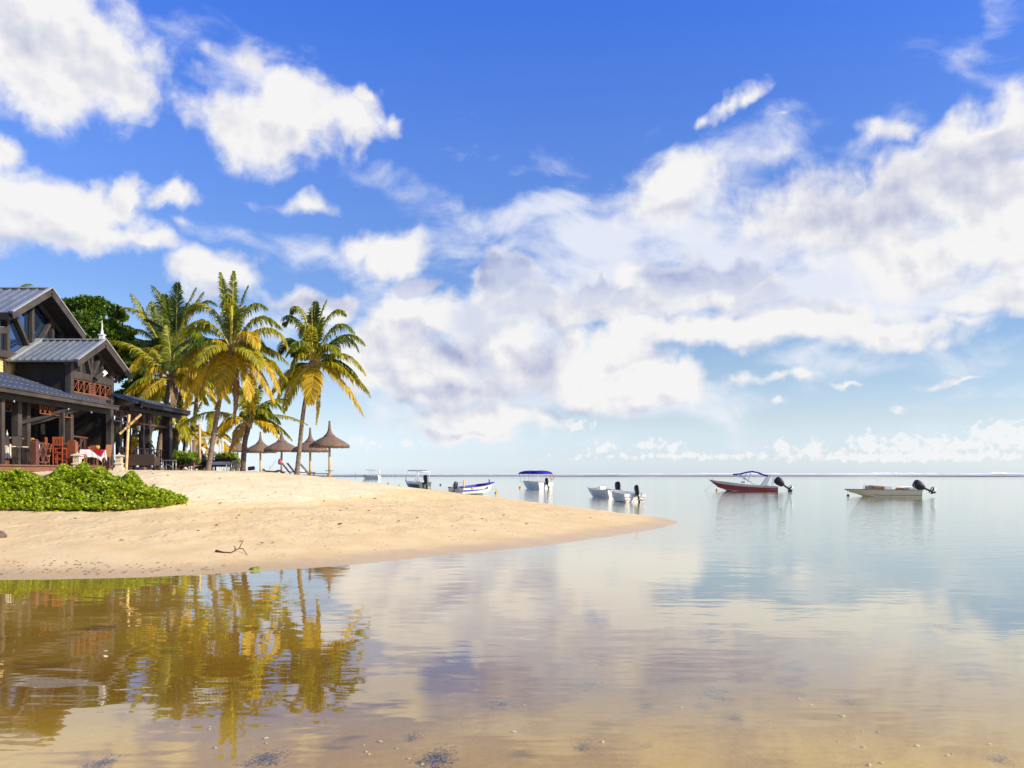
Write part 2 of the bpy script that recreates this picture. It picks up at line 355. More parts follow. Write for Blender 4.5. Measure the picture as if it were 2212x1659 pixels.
# ================================================================ shape builder
class B:
    def __init__(s): s.v = []; s.f = []; s.mi = []
    def add(s, vs, fs, k=0):
        n = len(s.v); s.v += [tuple(v) for v in vs]; s.f += [tuple(n + i for i in f) for f in fs]; s.mi += [k] * len(fs); return s
    def box(s, x0, y0, z0, x1, y1, z1, k=0):
        return s.add([(x0, y0, z0), (x1, y0, z0), (x1, y1, z0), (x0, y1, z0), (x0, y0, z1), (x1, y0, z1), (x1, y1, z1), (x0, y1, z1)],
                     [(3, 2, 1, 0), (4, 5, 6, 7), (0, 1, 5, 4), (1, 2, 6, 5), (2, 3, 7, 6), (3, 0, 4, 7)], k)
    def bar(s, p, q, w, h=None, up=(0, 0, 1), k=0):
        """rectangular beam from p to q"""
        p, q = Vector(p), Vector(q); d = (q - p).normalized(); u = Vector(up)
        if abs(d.dot(u)) > .98: u = Vector((0, 1, 0))
        a = d.cross(u).normalized() * (w / 2); c = a.normalized().cross(d).normalized() * ((h or w) / 2)
        vs = [p - a - c, p + a - c, p + a + c, p - a + c, q - a - c, q + a - c, q + a + c, q - a + c]
        return s.add(vs, [(3, 2, 1, 0), (4, 5, 6, 7), (0, 1, 5, 4), (1, 2, 6, 5), (2, 3, 7, 6), (3, 0, 4, 7)], k)
    def tube(s, pts, r, n=8, k=0, cap=True):
        pts = [Vector(p) for p in pts]; rs = r if isinstance(r, (list, tuple)) else [r] * len(pts)
        rings = []; prev = None
        for i, p in enumerate(pts):
            d = (pts[min(i + 1, len(pts) - 1)] - pts[max(i - 1, 0)]).normalized()
            a = prev if prev is not None else (Vector((1, 0, 0)) if abs(d.x) < .9 else Vector((0, 1, 0)))
            a = (a - d * a.dot(d)).normalized(); prev = a; c = d.cross(a)
            rings.append([p + (a * math.cos(t) + c * math.sin(t)) * rs[i] for t in [2 * math.pi * j / n for j in range(n)]])
        vs = [v for rg in rings for v in rg]; fs = []
        for i in range(len(rings) - 1):
            for j in range(n):
                a, b = i * n + j, i * n + (j + 1) % n; fs.append((a, b, b + n, a + n))
        if cap: fs.append(tuple(reversed(range(n)))); fs.append(tuple((len(rings) - 1) * n + j for j in range(n)))
        return s.add(vs, fs, k)
    def lathe(s, prof, n=20, c=(0, 0, 0), k=0, cap=True, wob=None):
        vs = []; fs = []; c = Vector(c)
        for i, (r, z) in enumerate(prof):
            for j in range(n):
                t = 2 * math.pi * j / n; rr = r * (wob(i, j) if wob else 1)
                vs.append(c + Vector((rr * math.cos(t), rr * math.sin(t), z)))
        for i in range(len(prof) - 1):
            for j in range(n):
                a, b = i * n + j, i * n + (j + 1) % n; fs.append((a, b, b + n, a + n))
        if cap: fs.append(tuple(reversed(range(n)))); fs.append(tuple((len(prof) - 1) * n + j for j in range(n)))
        return s.add(vs, fs, k)
    def poly(s, pts, th, nrm=(0, 0, 1), k=0):
        """flat polygon of the given thickness, extruded against nrm"""
        n = len(pts); o = Vector(nrm) * th
        vs = [Vector(p) for p in pts] + [Vector(p) - o for p in pts]
        fs = [tuple(range(n)), tuple(reversed(range(n, 2 * n)))] + [(i, n + i, n + (i + 1) % n, (i + 1) % n) for i in range(n)]
        return s.add(vs, fs, k)
    def build(s, name, m, parent=None, smooth=False, bevel=0, **props):
        me = bpy.data.meshes.new(name); me.from_pydata(s.v, [], s.f)
        for x in (m if isinstance(m, (list, tuple)) else [m]): me.materials.append(x)
        me.polygons.foreach_set('material_index', s.mi); me.update()
        if smooth is True: me.shade_smooth()
        elif smooth: me.shade_smooth(); 
        o = bpy.data.objects.new(name, me); C.objects.link(o)
        if smooth and smooth is not True:
            try: me.set_sharp_from_angle(angle=R(float(smooth)))
            except Exception: pass
        if bevel:
            md = o.modifiers.new('bevel', 'BEVEL'); md.width = bevel; md.segments = 2; md.limit_method = 'ANGLE'
        if parent is not None: o.parent = parent
        for k_, v_ in props.items(): o[k_] = v_
        return o
def kids(o): return [c for c in bpy.data.objects if c.parent == o]
def copy_tree(o, parent=None):
    c = o.copy(); C.objects.link(c); c.parent = parent
    for ch in kids(o): copy_tree(ch, c)
    return c
def smooth_skin(name, joints, bones, m, parent=None, sub=2, root=0, **props):
    """body grown round a skeleton: joints {name:(x,y,z,r[,r2])}"""
    me = bpy.data.meshes.new(name); names = list(joints)
    me.from_pydata([joints[n][:3] for n in names], [(names.index(a), names.index(b)) for a, b in bones], [])
    o = bpy.data.objects.new(name, me); C.objects.link(o)
    md = o.modifiers.new('skin', 'SKIN'); md.use_smooth_shade = True; md.branch_smoothing = .3
    for i, n in enumerate(names):
        sv = me.skin_vertices[0].data[i]; j = joints[n]; sv.radius = (j[3], j[4] if len(j) > 4 else j[3]); sv.use_root = (i == root)
    if sub: sm = o.modifiers.new('sub', 'SUBSURF'); sm.levels = sub; sm.render_levels = sub
    me.materials.append(m)
    if parent is not None: o.parent = parent
    for k_, v_ in props.items(): o[k_] = v_
    return o

# ================================================================ the timber restaurant
TW = pmat('dark_stained_timber', (.013, .011, .010), (.028, .023, .021), 3., .6, .35, (1, 1, .25), bump=.002)
TWL = pmat('weathered_grey_timber', (.040, .033, .030), (.078, .066, .059), 3., .65, .3, (1, .3, .4), bump=.002)
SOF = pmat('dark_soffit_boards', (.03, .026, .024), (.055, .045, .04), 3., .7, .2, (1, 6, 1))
def roof_mat(name, a, b_, sc):
    m = pmat(name, a, b_, 1.6, .38, .5, (1, 1, 1), metal=.25)
    return m
RF = roof_mat('blue_grey_standing_seam_sheet', (.17, .205, .24), (.25, .285, .32), 1)
RF2 = pmat('slate_blue_corrugated_sheet', (.10, .125, .175), (.16, .19, .25), 2.5, .4, .5, metal=.2)
TRM = pmat('pale_metal_flashing', (.34, .36, .36), (.45, .47, .46), 3., .45, .5, metal=.2)
RED = pmat('red_brown_varnished_wood', (.20, .065, .030), (.30, .10, .045), 6., .4, .5)
REDD = pmat('dull_red_brown_wood', (.10, .045, .035), (.16, .07, .05), 6., .5, .4)
YEL = mat('pale_yellow_weatherboard', (.80, .60, .26), .6, .3)
DECK = pmat('red_brown_deck_boards', (.17, .075, .045), (.27, .13, .08), 4., .65, .3, (.3, 4, 1))
WHITE = pmat('white_paint', (.78, .77, .74), (.84, .83, .80), 5., .45, .4)
gls = mat('window_glass', (.13, .24, .46), .04, .9, .9); gld = mat('dark_window_glass', (.05, .06, .07), .05, .9, .3)  # blue of the upper gable pane stands in for reflected sky
MW = mat('metal_bolt', (.55, .55, .55), .35, .5, .8)

rest = thing('restaurant_building', 'dark timber beach restaurant with stepped blue-grey gabled roofs and open verandas', 'building', (-21, 40, 2.2))
OFF = Vector((-21, 40, 2.2))
def part(b, name, m, parent=None, smooth=False, bevel=0, **pr):
    """parts of the restaurant are modelled in world metres"""
    b.v = [tuple(Vector(v) - OFF) for v in b.v]
    return b.build(name, m, parent or rest, smooth, bevel, **pr)
ZF = 2.30            # deck level
def gable_roof(x_front, x_back, yc, half, z_eave, z_ridge, seam, name='roof', step=.36):
    """metal gable roof, ridge along X, raised seams running down the slope"""
    rf = B(); th = .07
    for s_ in (-1, 1):
        e = Vector((0, yc + s_ * half, z_eave)); r_ = Vector((0, yc, z_ridge))
        nrm = Vector((0, s_ * (z_ridge - z_eave), half)).normalized()
        pts = [Vector((x_front, e.y, e.z)), Vector((x_front, r_.y, r_.z)), Vector((x_back, r_.y, r_.z)), Vector((x_back, e.y, e.z))]
        if s_ > 0: pts = pts[::-1]
        rf.poly(pts, th, nrm)
    o = part(rf, name, seam)
    sm = B(); x = x_front - .12
    while x > x_back + .05:
        for s_ in (-1, 1):
            nrm = Vector((0, s_ * (z_ridge - z_eave), half)).normalized() * .03
            sm.bar(Vector((x, yc + s_ * half, z_eave)) + nrm, Vector((x, yc, z_ridge)) + nrm, .035, .06)
        x -= step
    so_ = part(sm, 'roof_seams', seam); so_.parent = o
    rc = B(); rc.bar((x_front + .01, yc, z_ridge + .05), (x_back, yc, z_ridge + .05), .26, .05)
    r2 = part(rc, 'ridge_cap', TRM); r2.parent = o
    sf = B()
    for s_ in (-1, 1):
        nrm = Vector((0, s_ * (z_ridge - z_eave), half)).normalized()
        a = Vector((0, yc + s_ * half * .97, z_eave + (z_ridge - z_eave) * .03)) - nrm * .10; c = Vector((0, yc, z_ridge)) - nrm * .12
        pts = [Vector((x_front - .06, a.y, a.z)), Vector((x_front - .06, c.y, c.z)), Vector((x_back, c.y, c.z)), Vector((x_back, a.y, a.z))]
        if s_ > 0: pts = pts[::-1]
        sf.poly(pts, .04, nrm)
    part(sf, 'soffit', SOF).parent = o
    for s_ in (-1, 1):                       # barge boards, one pale capping over one dark board
        bb = B()
        dn = Vector((0, 0, -.20))
        bb.bar(Vector((x_front + .035, yc + s_ * (half + .03), z_eave)) + dn * .75, Vector((x_front + .035, yc, z_ridge + .01)) + dn * .75, .06, .30, up=(1, 0, 0) if False else (0, 0, 1))
        part(bb, 'bargeboard', TWL).parent = o
        bt = B(); bt.bar(Vector((x_front + .03, yc + s_ * (half + .05), z_eave + .03)), Vector((x_front + .03, yc, z_ridge + .08)), .14, .05)
        part(bt, 'barge_flashing', TRM).parent = o
    return o
def truss(x, yc, half, z0, z_eave, z_ridge, w=.20, posts=(), diags=()):
    for y, zt in posts:
        b = B(); b.box(x - .07, y - w / 2, z0, x + .09, y + w / 2, zt); part(b, 'gable_post', TWL)
    for (ya, za), (yb, zb) in diags:
        b = B(); b.bar((x + .03, ya, za), (x + .03, yb, zb), .16, w * .95, up=(1, 0, 0)); part(b, 'gable_brace', TWL)
# --- main hall with the upper gable
UY, UH, UZE, UZR, UXF = 39.95, 3.1, 8.93, 10.60, -21.6
gable_roof(UXF, -31., UY, UH, UZE, UZR, RF, step=.42)
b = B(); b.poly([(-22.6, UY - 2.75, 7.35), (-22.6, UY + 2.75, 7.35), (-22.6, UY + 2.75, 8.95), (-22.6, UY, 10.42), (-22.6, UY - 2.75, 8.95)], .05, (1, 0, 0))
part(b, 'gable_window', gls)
truss(-22.5, UY, UH, 7.35, UZE, UZR, .20,
      posts=[(UY - 2.65, 9.0), (UY - 1.95, 9.35), (UY, 10.35), (UY + 1.75, 9.45), (UY + 2.65, 9.0)],
      diags=[((UY - 1.75, 9.5), (UY - .25, 7.75)), ((UY + 1.7, 9.5), (UY + .2, 7.75)), ((UY + 2.6, 8.9), (UY + 1.9, 7.8))])
for s_ in (-1, 1): b = B(); b.bar((-22.46, UY + s_ * 3.0, UZE - .18), (-22.46, UY, UZR - .22), .14, .26); part(b, 'rafter', TWL)
b = B(); b.box(-22.62, UY - 3.0, 7.10, -22.36, UY + 3.0, 7.40); part(b, 'tie_beam', TWL)
b = B(); b.box(-31, UY - 3.0, 2.2, -22.64, UY - 2.9, 8.93); part(b, 'wall', TW)
b = B(); b.box(-31, UY + 2.9, 2.2, -22.64, UY + 3.0, 8.93); part(b, 'wall', TW)
b = B()                                   # yellow weatherboards over the lower roof
z0 = 6.0
while z0 < 7.08:
    b.add([(-22.60, UY - 2.9, z0), (-22.60, UY + 2.9, z0), (-22.63, UY + 2.9, z0 + .155), (-22.63, UY - 2.9, z0 + .155), (-22.66, UY - 2.9, z0), (-22.66, UY + 2.9, z0), (-22.66, UY + 2.9, z0 + .155), (-22.66, UY - 2.9, z0 + .155)],
          [(0, 1, 2, 3), (7, 6, 5, 4), (4, 5, 1, 0), (3, 2, 6, 7)]); z0 += .155
part(b, 'weatherboard_panel', YEL)
for y in (UY - 2.85, UY - 1.95, UY - .9):
    b = B(); b.box(-22.62, y - .09, 5.9, -22.5, y + .09, 7.12); part(b, 'wall_post', TWL)
# little side roof at the far left of the upper storey, and its bracket
b = B(); b.poly([(-21.6, 33.4, 7.78), (-21.6, 36.3, 8.22), (-27, 36.3, 8.22), (-27, 33.4, 7.78)][::-1], .08, (0, -.15, .98)); part(b, 'side_roof', RF)
b = B(); b.bar((-21.55, 33.4, 7.62), (-21.55, 36.4, 8.08), .08, .26); part(b, 'side_roof_fascia', TWL)
b = B(); b.box(-27, 36.0, 6.0, -22.8, 36.12, 9.6); part(b, 'side_wall', TW)
b = B(); b.box(-24.2, 35.93, 8.55, -23.0, 35.99, 9.0); part(b, 'yellow_window', YEL)  # window panel in the same yellow as the weatherboards
for y in (36.95, 42.9): b = B(); b.box(-22.6, y - .14, 8.62, -21.7, y + .14, 8.9); part(b, 'purlin_end', TW)
# --- lower gable wing
WY, WH, WZE, WZR, WXF = 40.5, 2.58, 7.0, 8.27, -19.34
wr = gable_roof(WXF, -22.45, WY, WH, WZE, WZR, RF, step=.31)
b = B(); b.bar((-22.40, WY - WH - .02, WZE + .02), (-22.40, WY, WZR + .08), .34, .07); b.bar((-22.40, WY + WH + .02, WZE + .02), (-22.40, WY, WZR + .08), .34, .07); part(b, 'back_flashing', TRM)
b = B(); b.box(-22.4, WY - 2.0, 5.4, -20.02, WY - 1.92, 7.2); part(b, 'wing_wall', TW)
b = B(); b.box(-22.4, WY + 1.92, 2.3, -20.02, WY + 2.0, 7.2); part(b, 'wing_wall', TW)
b = B(); b.poly([(-20.08, WY - 1.9, 6.62), (-20.08, WY + 1.9, 6.62), (-20.08, WY + 1.9, 7.15), (-20.08, WY, 8.1), (-20.08, WY - 1.9, 7.15)], .04, (1, 0, 0)); part(b, 'gable_window', gld)
truss(-20.0, WY, WH, 6.6, WZE, WZR, .16, posts=[(WY - 1.05, 7.55), (WY, 8.05), (WY + 1.05, 7.55)],
      diags=[((WY - .62, 7.75), (WY - .1, 6.66)), ((WY + .85, 7.6), (WY + .1, 6.7))])
b = B()
for s_ in (-1, 1): b.bar((-19.96, WY + s_ * 2.4, WZE - .1), (-19.96, WY, WZR - .2), .12, .2)
part(b, 'rafter', TWL)
for y in (WY - 1.95, WY + 1.95):
    b = B(); b.box(-20.12, y - .13, 2.3 if y > WY else 5.35, -19.86, y + .13, 7.25); part(b, 'corner_post', TWL)
b = B(); b.box(-20.05, WY - 1.85, 6.30, -19.84, WY + 1.85, 6.62); part(b, 'collar_beam', TWL)
b = B(); b.box(-20.05, WY - 1.85, 5.42, -19.84, WY + 1.85, 5.66); part(b, 'lower_beam', TWL)
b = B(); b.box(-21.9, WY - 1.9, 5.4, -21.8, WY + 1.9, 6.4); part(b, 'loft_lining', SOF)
def xlattice(x, y0, y1, z0, z1, n, m, name='lattice_panel', t=.035, depth=.04, skip=None):
    """row of X-braced squares in the plane x"""
    b = B(); b.box(x - depth / 2, y0, z1 - t, x + depth / 2, y1, z1); b.box(x - depth / 2, y0, z0, x + depth / 2, y1, z0 + t)
    w = (y1 - y0) / n
    for i in range(n + 1): b.box(x - depth * .45, y0 + i * w - t / 2, z0 + t, x + depth * .45, y0 + i * w + t / 2, z1 - t)
    for i in range(n):
        if skip and i in skip:
            k = 8
            for j in range(1, k): zz = z0 + (z1 - z0) * j / k; b.box(x - .012, y0 + i * w + t / 2, zz - .018, x + .012, y0 + (i + 1) * w - t / 2, zz + .018)
            continue
        a0, a1 = y0 + i * w + t / 2, y0 + (i + 1) * w - t / 2
        b.bar((x, a0, z0 + t), (x, a1, z1 - t), depth * .4, t * .6, up=(1, 0, 0)); b.bar((x + .004, a0, z1 - t), (x + .004, a1, z0 + t), depth * .4, t * .6, up=(1, 0, 0))
    return part(b, name, m)
xlattice(-19.93, WY - 1.82, WY + 1.82, 5.67, 6.29, 7, RED, skip=(3,), t=.05)
# finial on the ridge
b = B(); b.box(-19.56, WY - .10, 8.25, -19.36, WY + .10, 8.52); b.box(-19.60, WY - .13, 8.52, -19.32, WY + .13, 8.56); b.lathe([(.075, 8.56), (.05, 8.8), (.03, 8.83), (.012, 9.25)], 10, (-19.46, WY, 0)); part(b, 'finial', WHITE).parent = wr
# floodlight under the gable
b = B(); b.box(-19.84, 40.35, 6.33, -19.70, 40.55, 6.5); b.bar((-19.72, 40.42, 6.45), (-19.5, 40.62, 6.75), .22, .20)
fl = part(b, 'floodlight', TW); b = B(); b.bar((-19.52, 40.60, 6.64), (-19.38, 40.72, 6.82), .20, .19); part(b, 'lamp_glass', WHITE).parent = fl
# --- veranda roof in front of the bar (left) and its eave
XE = -18.75
def lean_to(y0, y1, x_e, z_e, x_w, z_w, cut=None, name='veranda_roof'):
    b = B(); nrm = Vector((z_w - z_e, 0, x_e - x_w)).normalized()
    b.poly([(x_e, y0, z_e), (x_e, y1, z_e), (x_w, cut if cut else y1, z_w), (x_w, y0, z_w)], .05, nrm)
    o = part(b, name, RF2)
    rb = B(); y = y0 + .06
    while y < y1 - .02:
        t = 1 if (not cut or y <= cut) else max(0.02, (y1 - y) / (y1 - cut))
        q = (x_e + (x_w - x_e) * t, y, z_e + (z_w - z_e) * t)
        rb.bar(Vector((x_e, y, z_e)) + nrm * .012, Vector(q) + nrm * .012, .05, .03, up=tuple(nrm)); y += .19
    part(rb, 'roof_ribs', RF2).parent = o
    sc_ = B()
    for i in range(3):
        t = .12 + i * .27; y = y0 + .2
        while y < y1 - .3:
            p = Vector((x_e + (x_w - x_e) * t, y, z_e + (z_w - z_e) * t)) + nrm * .04
            if not cut or y < cut or t < (y1 - y) / (y1 - cut): sc_.box(p.x - .03, p.y - .018, p.z - .012, p.x + .03, p.y + .018, p.z + .012)
            y += .38
    scr = part(sc_, 'roof_screws', TRM); scr.parent = o; scr['kind'] = 'stuff'
    return o
lr = lean_to(24.0, 40.42, XE, 5.13, -22.6, 6.45)
b = B(); b.bar((XE + .05, 23.9, 5.05), (XE + .05, 40.5, 5.05), .10, .16); b.bar((XE + .07, 23.9, 5.15), (XE + .07, 40.52, 5.15), .15, .045); part(b, 'gutter', TWL).parent = lr
b = B(); b.box(-22.5, 24, 5.0, XE - .1, 40.4, 5.04); part(b, 'veranda_ceiling', SOF)
b = B(); b.bar((XE - .35, 24, 4.88), (XE - .35, 40.4, 4.88), .12, .22); part(b, 'eave_beam', TW)
# lights are off; small bright bolts on the beam
for y in (32.6, 36.6, 38.6): b = B(); b.lathe([(.035, 4.70), (.035, 4.77)], 8, (XE - .28, y, 0)); part(b, 'ceiling_fitting', MW)
# --- far veranda
lr2 = lean_to(42.6, 49.4, -18.75, 5.52, -20.6, 6.12, name='veranda_roof')
b = B(); b.bar((-18.70, 42.9, 5.44), (-18.70, 49.5, 5.44), .10, .18); b.bar((-18.68, 42.9, 5.55), (-18.68, 49.5, 5.55), .15, .04); part(b, 'gutter', TW).parent = lr2
b = B(); b.poly([(-18.78, 49.4, 5.5), (-18.78, 49.6, 5.48), (-22.6, 49.6, 5.9), (-22.6, 49.4, 5.92)], .2, (0, 0, 1)); b.poly([(-20.6, 42.6, 6.10), (-20.6, 49.4, 6.10), (-24.5, 49.4, 5.4), (-24.5, 42.6, 5.4)], .05); part(b, 'rear_roof', RF2)
b = B(); b.box(-24.5, 42.5, 5.30, -18.95, 49.4, 5.34); part(b, 'veranda_ceiling', SOF)
b = B(); b.bar((-19.2, 42.7, 5.22), (-19.2, 49.3, 5.22), .14, .2); part(b, 'eave_beam', TW)
# rafter tails under the far eave
y = 43.2
while y < 49.3: b = B(); b.box(-19.1, y - .04, 5.3, -18.78, y + .04, 5.42); part(b, 'rafter_tail', TW); y += .9
# --- posts: x, y, half width, foot, head
def post(x, y, h, zt, z0=ZF, m=TWL, name='post'):
    b = B(); b.box(x - h, y - h, z0, x + h, y + h, zt)
    return part(b, name, m, None, False, .012)
for (px, Y, h) in ((3, 32.2, .10), (55, 34.2, .14), (86, 34.9, .12)): post(X_at(px, Y), Y, h, 5.0)
for (px, Y, h) in ((197, 36.5, .05), (206, 36.5, .05), (226, 37.6, .13)): post(X_at(px, Y), Y, h, 5.0)
pb = post(-19.40, 41.15, .13, 5.5, m=TWL, name='main_post'); b = B(); b.box(-19.58, 40.97, ZF, -19.22, 41.33, ZF + .32); part(b, 'post_base', TWL).parent = pb
for (px, Y, h) in ((387, 42.9, .12), (462, 45.4, .12), (483, 46.2, .13), (545, 48.6, .21)): post(X_at(px, Y), Y, h, 5.3)
for (x, Y) in ((-23.4, 36.0), (-23.8, 38.4), (-23.0, 41.0), (-21.6, 43.4), (-24.0, 43.4), (-23.6, 45.2), (-24.2, 47.5), (-21.9, 48.6), (-22.2, 45.6), (-24.3, 49.2)): post(x, Y, .15, 5.2, m=TW)
for px, Y in ((128, 42.), (170, 44.), (262, 44.), (276, 44.), (312, 47.)): post(X_at(px, Y), Y, .19, 5.2, m=TW)
for (x0, z0_, x1, z1_, y) in ((-20.06, 3.95, -19.15, 4.85, 34.2), (-20.1, 3.95, -19.2, 4.85, 34.9)):   # curved braces
    b = B(); b.bar((x0 + .1, y, z0_), ((x0 + x1) / 2 + .1, y + 1.1, z0_ + .33), .09, .14); b.bar(((x0 + x1) / 2 + .1, y + 1.1, z0_ + .33), (x1 + .1, y + 2.6, z1_ - .05), .09, .14); part(b, 'brace', TW)
# top lattices under the beams
xlattice(-19.9, 29.5, 32.1, 4.42, 4.86, 5, REDD); xlattice(-19.95, 32.4, 34.0, 4.42, 4.86, 3, REDD)
xlattice(X_at(175, 36.), 34.95, 36.4, 4.42, 4.93, 4, RED); xlattice(X_at(215, 37.), 36.65, 37.45, 4.40, 4.93, 2, RED)
xlattice(-19.5, 42.0, 42.75, 4.72, 5.12, 1, REDD); xlattice(-19.62, 43.1, 45.25, 4.60, 5.12, 5, REDD); xlattice(-19.6, 45.55, 46.0, 4.6, 5.12, 1, REDD); xlattice(-19.75, 46.4, 48.35, 4.62, 5.12, 4, REDD)
b = B(); b.box(-19.7, 42.0, 4.54, -19.55, 48.4, 4.60); part(b, 'lattice_rail', REDD)
# railings at the far veranda
def railing(x, y0, y1, z0=ZF + .12, h=.88, m=REDD, gap=None):
    b = B(); b.box(x - .05, y0, z0 + h - .05, x + .05, y1, z0 + h); b.box(x - .025, y0, z0, x + .025, y1, z0 + .05)
    n = max(1, int(round((y1 - y0) / 1.9))); w = (y1 - y0) / n
    for i in range(n):
        a, c = y0 + i * w, y0 + (i + 1) * w; m0, m1 = a + .28 * w, c - .28 * w
        for yy in (a + .02, a + .1 * w, a + .18 * w, m0, m1, c - .18 * w, c - .1 * w): b.box(x - .018, yy - .018, z0 + .05, x + .018, yy + .018, z0 + h - .05)
        b.bar((x, m0, z0 + .05), (x, m1, z0 + h - .06), .03, .035, up=(1, 0, 0)); b.bar((x + .005, m0, z0 + h - .06), (x + .005, m1, z0 + .05), .03, .035, up=(1, 0, 0))
    return part(b, 'railing', m)
railing(-19.5, 42.3, 42.85); railing(-19.62, 43.05, 45.3); railing(-19.6, 45.55, 46.05); railing(-19.7, 46.35, 48.4)
b = B(); b.bar((X_at(118, 34.6), 34.6, ZF + .9), (X_at(160, 35.4), 35.4, ZF + .9), .06, .06); b.bar((X_at(118, 34.6), 34.6, ZF + .14), (X_at(160, 35.4), 35.4, ZF + .14), .05, .05)
pa, pc = Vector((X_at(118, 34.6), 34.6, ZF)), Vector((X_at(160, 35.4), 35.4, ZF))
for t0, t1 in ((.1, .5), (.5, .95)):
    u, v_ = pa.lerp(pc, t0), pa.lerp(pc, t1)
    b.bar(u + Vector((0, 0, .14)), v_ + Vector((0, 0, .9)), .03, .05); b.bar(u + Vector((0, 0, .9)), v_ + Vector((0, 0, .14)), .03, .05); b.bar(u + Vector((0, 0, .14)), u + Vector((0, 0, .9)), .03, .03)
part(b, 'railing', REDD)
b = B(); b.bar((X_at(232, 37.8), 37.8, ZF + 1.33), (X_at(284, 40.0), 40.0, ZF + 1.33), .07, .06)
for t in (.55, .62, .80, .9): u = Vector((X_at(232, 37.8), 37.8, ZF)).lerp(Vector((X_at(284, 40.0), 40.0, ZF)), t); b.bar(u + Vector((0, 0, .1)), u + Vector((0, 0, 1.3)), .03, .03)
b.bar((X_at(240, 38), 38.0, ZF + .5), (X_at(272, 39.4), 39.4, ZF + 1.28), .03, .05); b.bar((X_at(240, 38), 38.0, ZF + .95), (X_at(272, 39.4), 39.4, ZF + .35), .03, .05); part(b, 'railing', REDD)
for px, Y, hh, m, w in ((113, 34.2, .98, REDD, .13), (236, 36.2, 1.02, RED, .19)):   # newel panels
    b = B(); x = X_at(px, Y); b.box(x - w, Y - .12, ZF, x + w, Y + .12, ZF + hh); b.box(x - w * .7, Y - .1, ZF + hh, x + w * .7, Y + .1, ZF + hh + .06); part(b, 'newel', m, None, False, .02)
b = B(); x = X_at(222, 36.6); b.box(x - .12, 36.4, ZF + .86, x + .22, 36.8, ZF + .98); part(b, 'newel_cap', DECK)
# deck, steps
b = B(); b.box(-24.6, 24, 2.10, -18.72, 41.6, ZF); b.box(-24.6, 41.6, 2.10, -19.2, 49.6, ZF); part(b, 'deck', DECK)
b = B(); b.box(-18.72, 24, 1.75, -18.30, 41.2, 2.10); b.box(-19.2, 41.62, 1.8, -18.75, 50.2, 2.14); part(b, 'step', DECK)
b = B(); b.box(-18.74, 24, 2.26, -18.66, 41.6, 2.31); b.box(-18.32, 24, 2.07, -18.26, 41.2, 2.12); part(b, 'step_nosing', DECK)
# bar counter, bar front with a white tiled panel, back wall of the bar
TILE = pmat('white_tile', (.66, .60, .50), (.78, .72, .62), 9., .3)
for y0, y1 in ((33.52, 34.08), (34.42, 34.62)): b = B(); b.box(-20.05, y0, ZF + .27, -19.99, y1, ZF + .84); part(b, 'tiled_panel', TILE)
b = B(); b.box(-21.1, 30.4, ZF, -20.06, 35.0, ZF + .98); part(b, 'bar_front', RED)
b = B(); b.box(-21.3, 30.2, ZF + 1.06, -19.88, 35.2, ZF + 1.12); b.box(-21.1, 30.4, ZF + .985, -20.2, 35.0, ZF + 1.06); part(b, 'bar_counter', pmat('bar_timber', (.12, .08, .07), (.22, .16, .15), 4.))
b = B(); b.box(-30, 46.5, 2.3, -25.2, 46.6, 5.4); b.box(-24.6, 31, 2.3, -24.5, 34.8, 5.0); part(b, 'back_wall', TW)

# ================================================================ vegetation
def leaf_mat(name, cols, trans=.35, rough=.45, spec=.35):
    """leaf surface: colour differs from leaf to leaf, light comes through"""
    m = bpy.data.materials.new(name); m.use_nodes = True; nt = m.node_tree; q = G(nt)
    b = nt.nodes['Principled BSDF']; out = nt.nodes['Material Output']
    rnd = q.n('ShaderNodeNewGeometry').outputs['Random Per Island']
    cr = q.n('ShaderNodeValToRGB'); q.put(cr.inputs[0], rnd)
    while len(cr.color_ramp.elements) < len(cols): cr.color_ramp.elements.new(.5)
    for i, (e, c) in enumerate(zip(cr.color_ramp.elements, cols)): e.position = i / (len(cols) - 1); e.color = (*c, 1)
    q.put(b.inputs['Base Color'], cr.outputs[0]); b.inputs['Roughness'].default_value = rough; b.inputs['Specular IOR Level'].default_value = spec
    t = q.n('ShaderNodeBsdfTranslucent'); q.put(t.inputs[0], q.mix(1., cr.outputs[0], (1.25, 1.25, .7), 'MULTIPLY'))
    mx = q.n('ShaderNodeMixShader'); mx.inputs[0].default_value = trans
    q.put(mx.inputs[1], b.outputs[0]); q.put(mx.inputs[2], t.outputs[0]); q.put(out.inputs[0], mx.outputs[0])
    return m
FR_G = leaf_mat('palm_frond_green', [(.12, .17, .014), (.20, .25, .018), (.30, .34, .022), (.44, .42, .03)], .45, .35)
FR_D = leaf_mat('palm_frond_dark_green', [(.055, .09, .012), (.10, .15, .016), (.19, .24, .02)], .45, .35)
FR_Y = leaf_mat('palm_frond_yellowing', [(.42, .29, .012), (.58, .40, .015), (.74, .50, .02), (.36, .30, .02), (.80, .60, .05)], .4, .4)
FR_M = leaf_mat('palm_frond_yellow_green', [(.24, .27, .014), (.38, .37, .018), (.56, .46, .02), (.30, .31, .016)], .42, .4)
FR_B = leaf_mat('palm_frond_dead', [(.26, .16, .08), (.38, .25, .13), (.20, .12, .06)], .15, .7)
RACH = pmat('frond_stalk', (.40, .33, .07), (.52, .42, .12), 6., .5)
RACHB = pmat('dry_frond_stalk', (.26, .17, .09), (.36, .25, .14), 6., .7)
TRUNK = pmat('palm_trunk_bark', (.13, .095, .07), (.27, .205, .15), 3.2, .85, .2, (1, 1, 5), bump=.02)
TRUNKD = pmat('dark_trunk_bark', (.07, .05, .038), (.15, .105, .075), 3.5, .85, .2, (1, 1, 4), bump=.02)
BARK = pmat('tree_bark', (.06, .045, .035), (.13, .10, .08), 4., .9, .2)
COCO_O = pmat('orange_coconut', (.60, .20, .03), (.70, .30, .05), 5., .4)
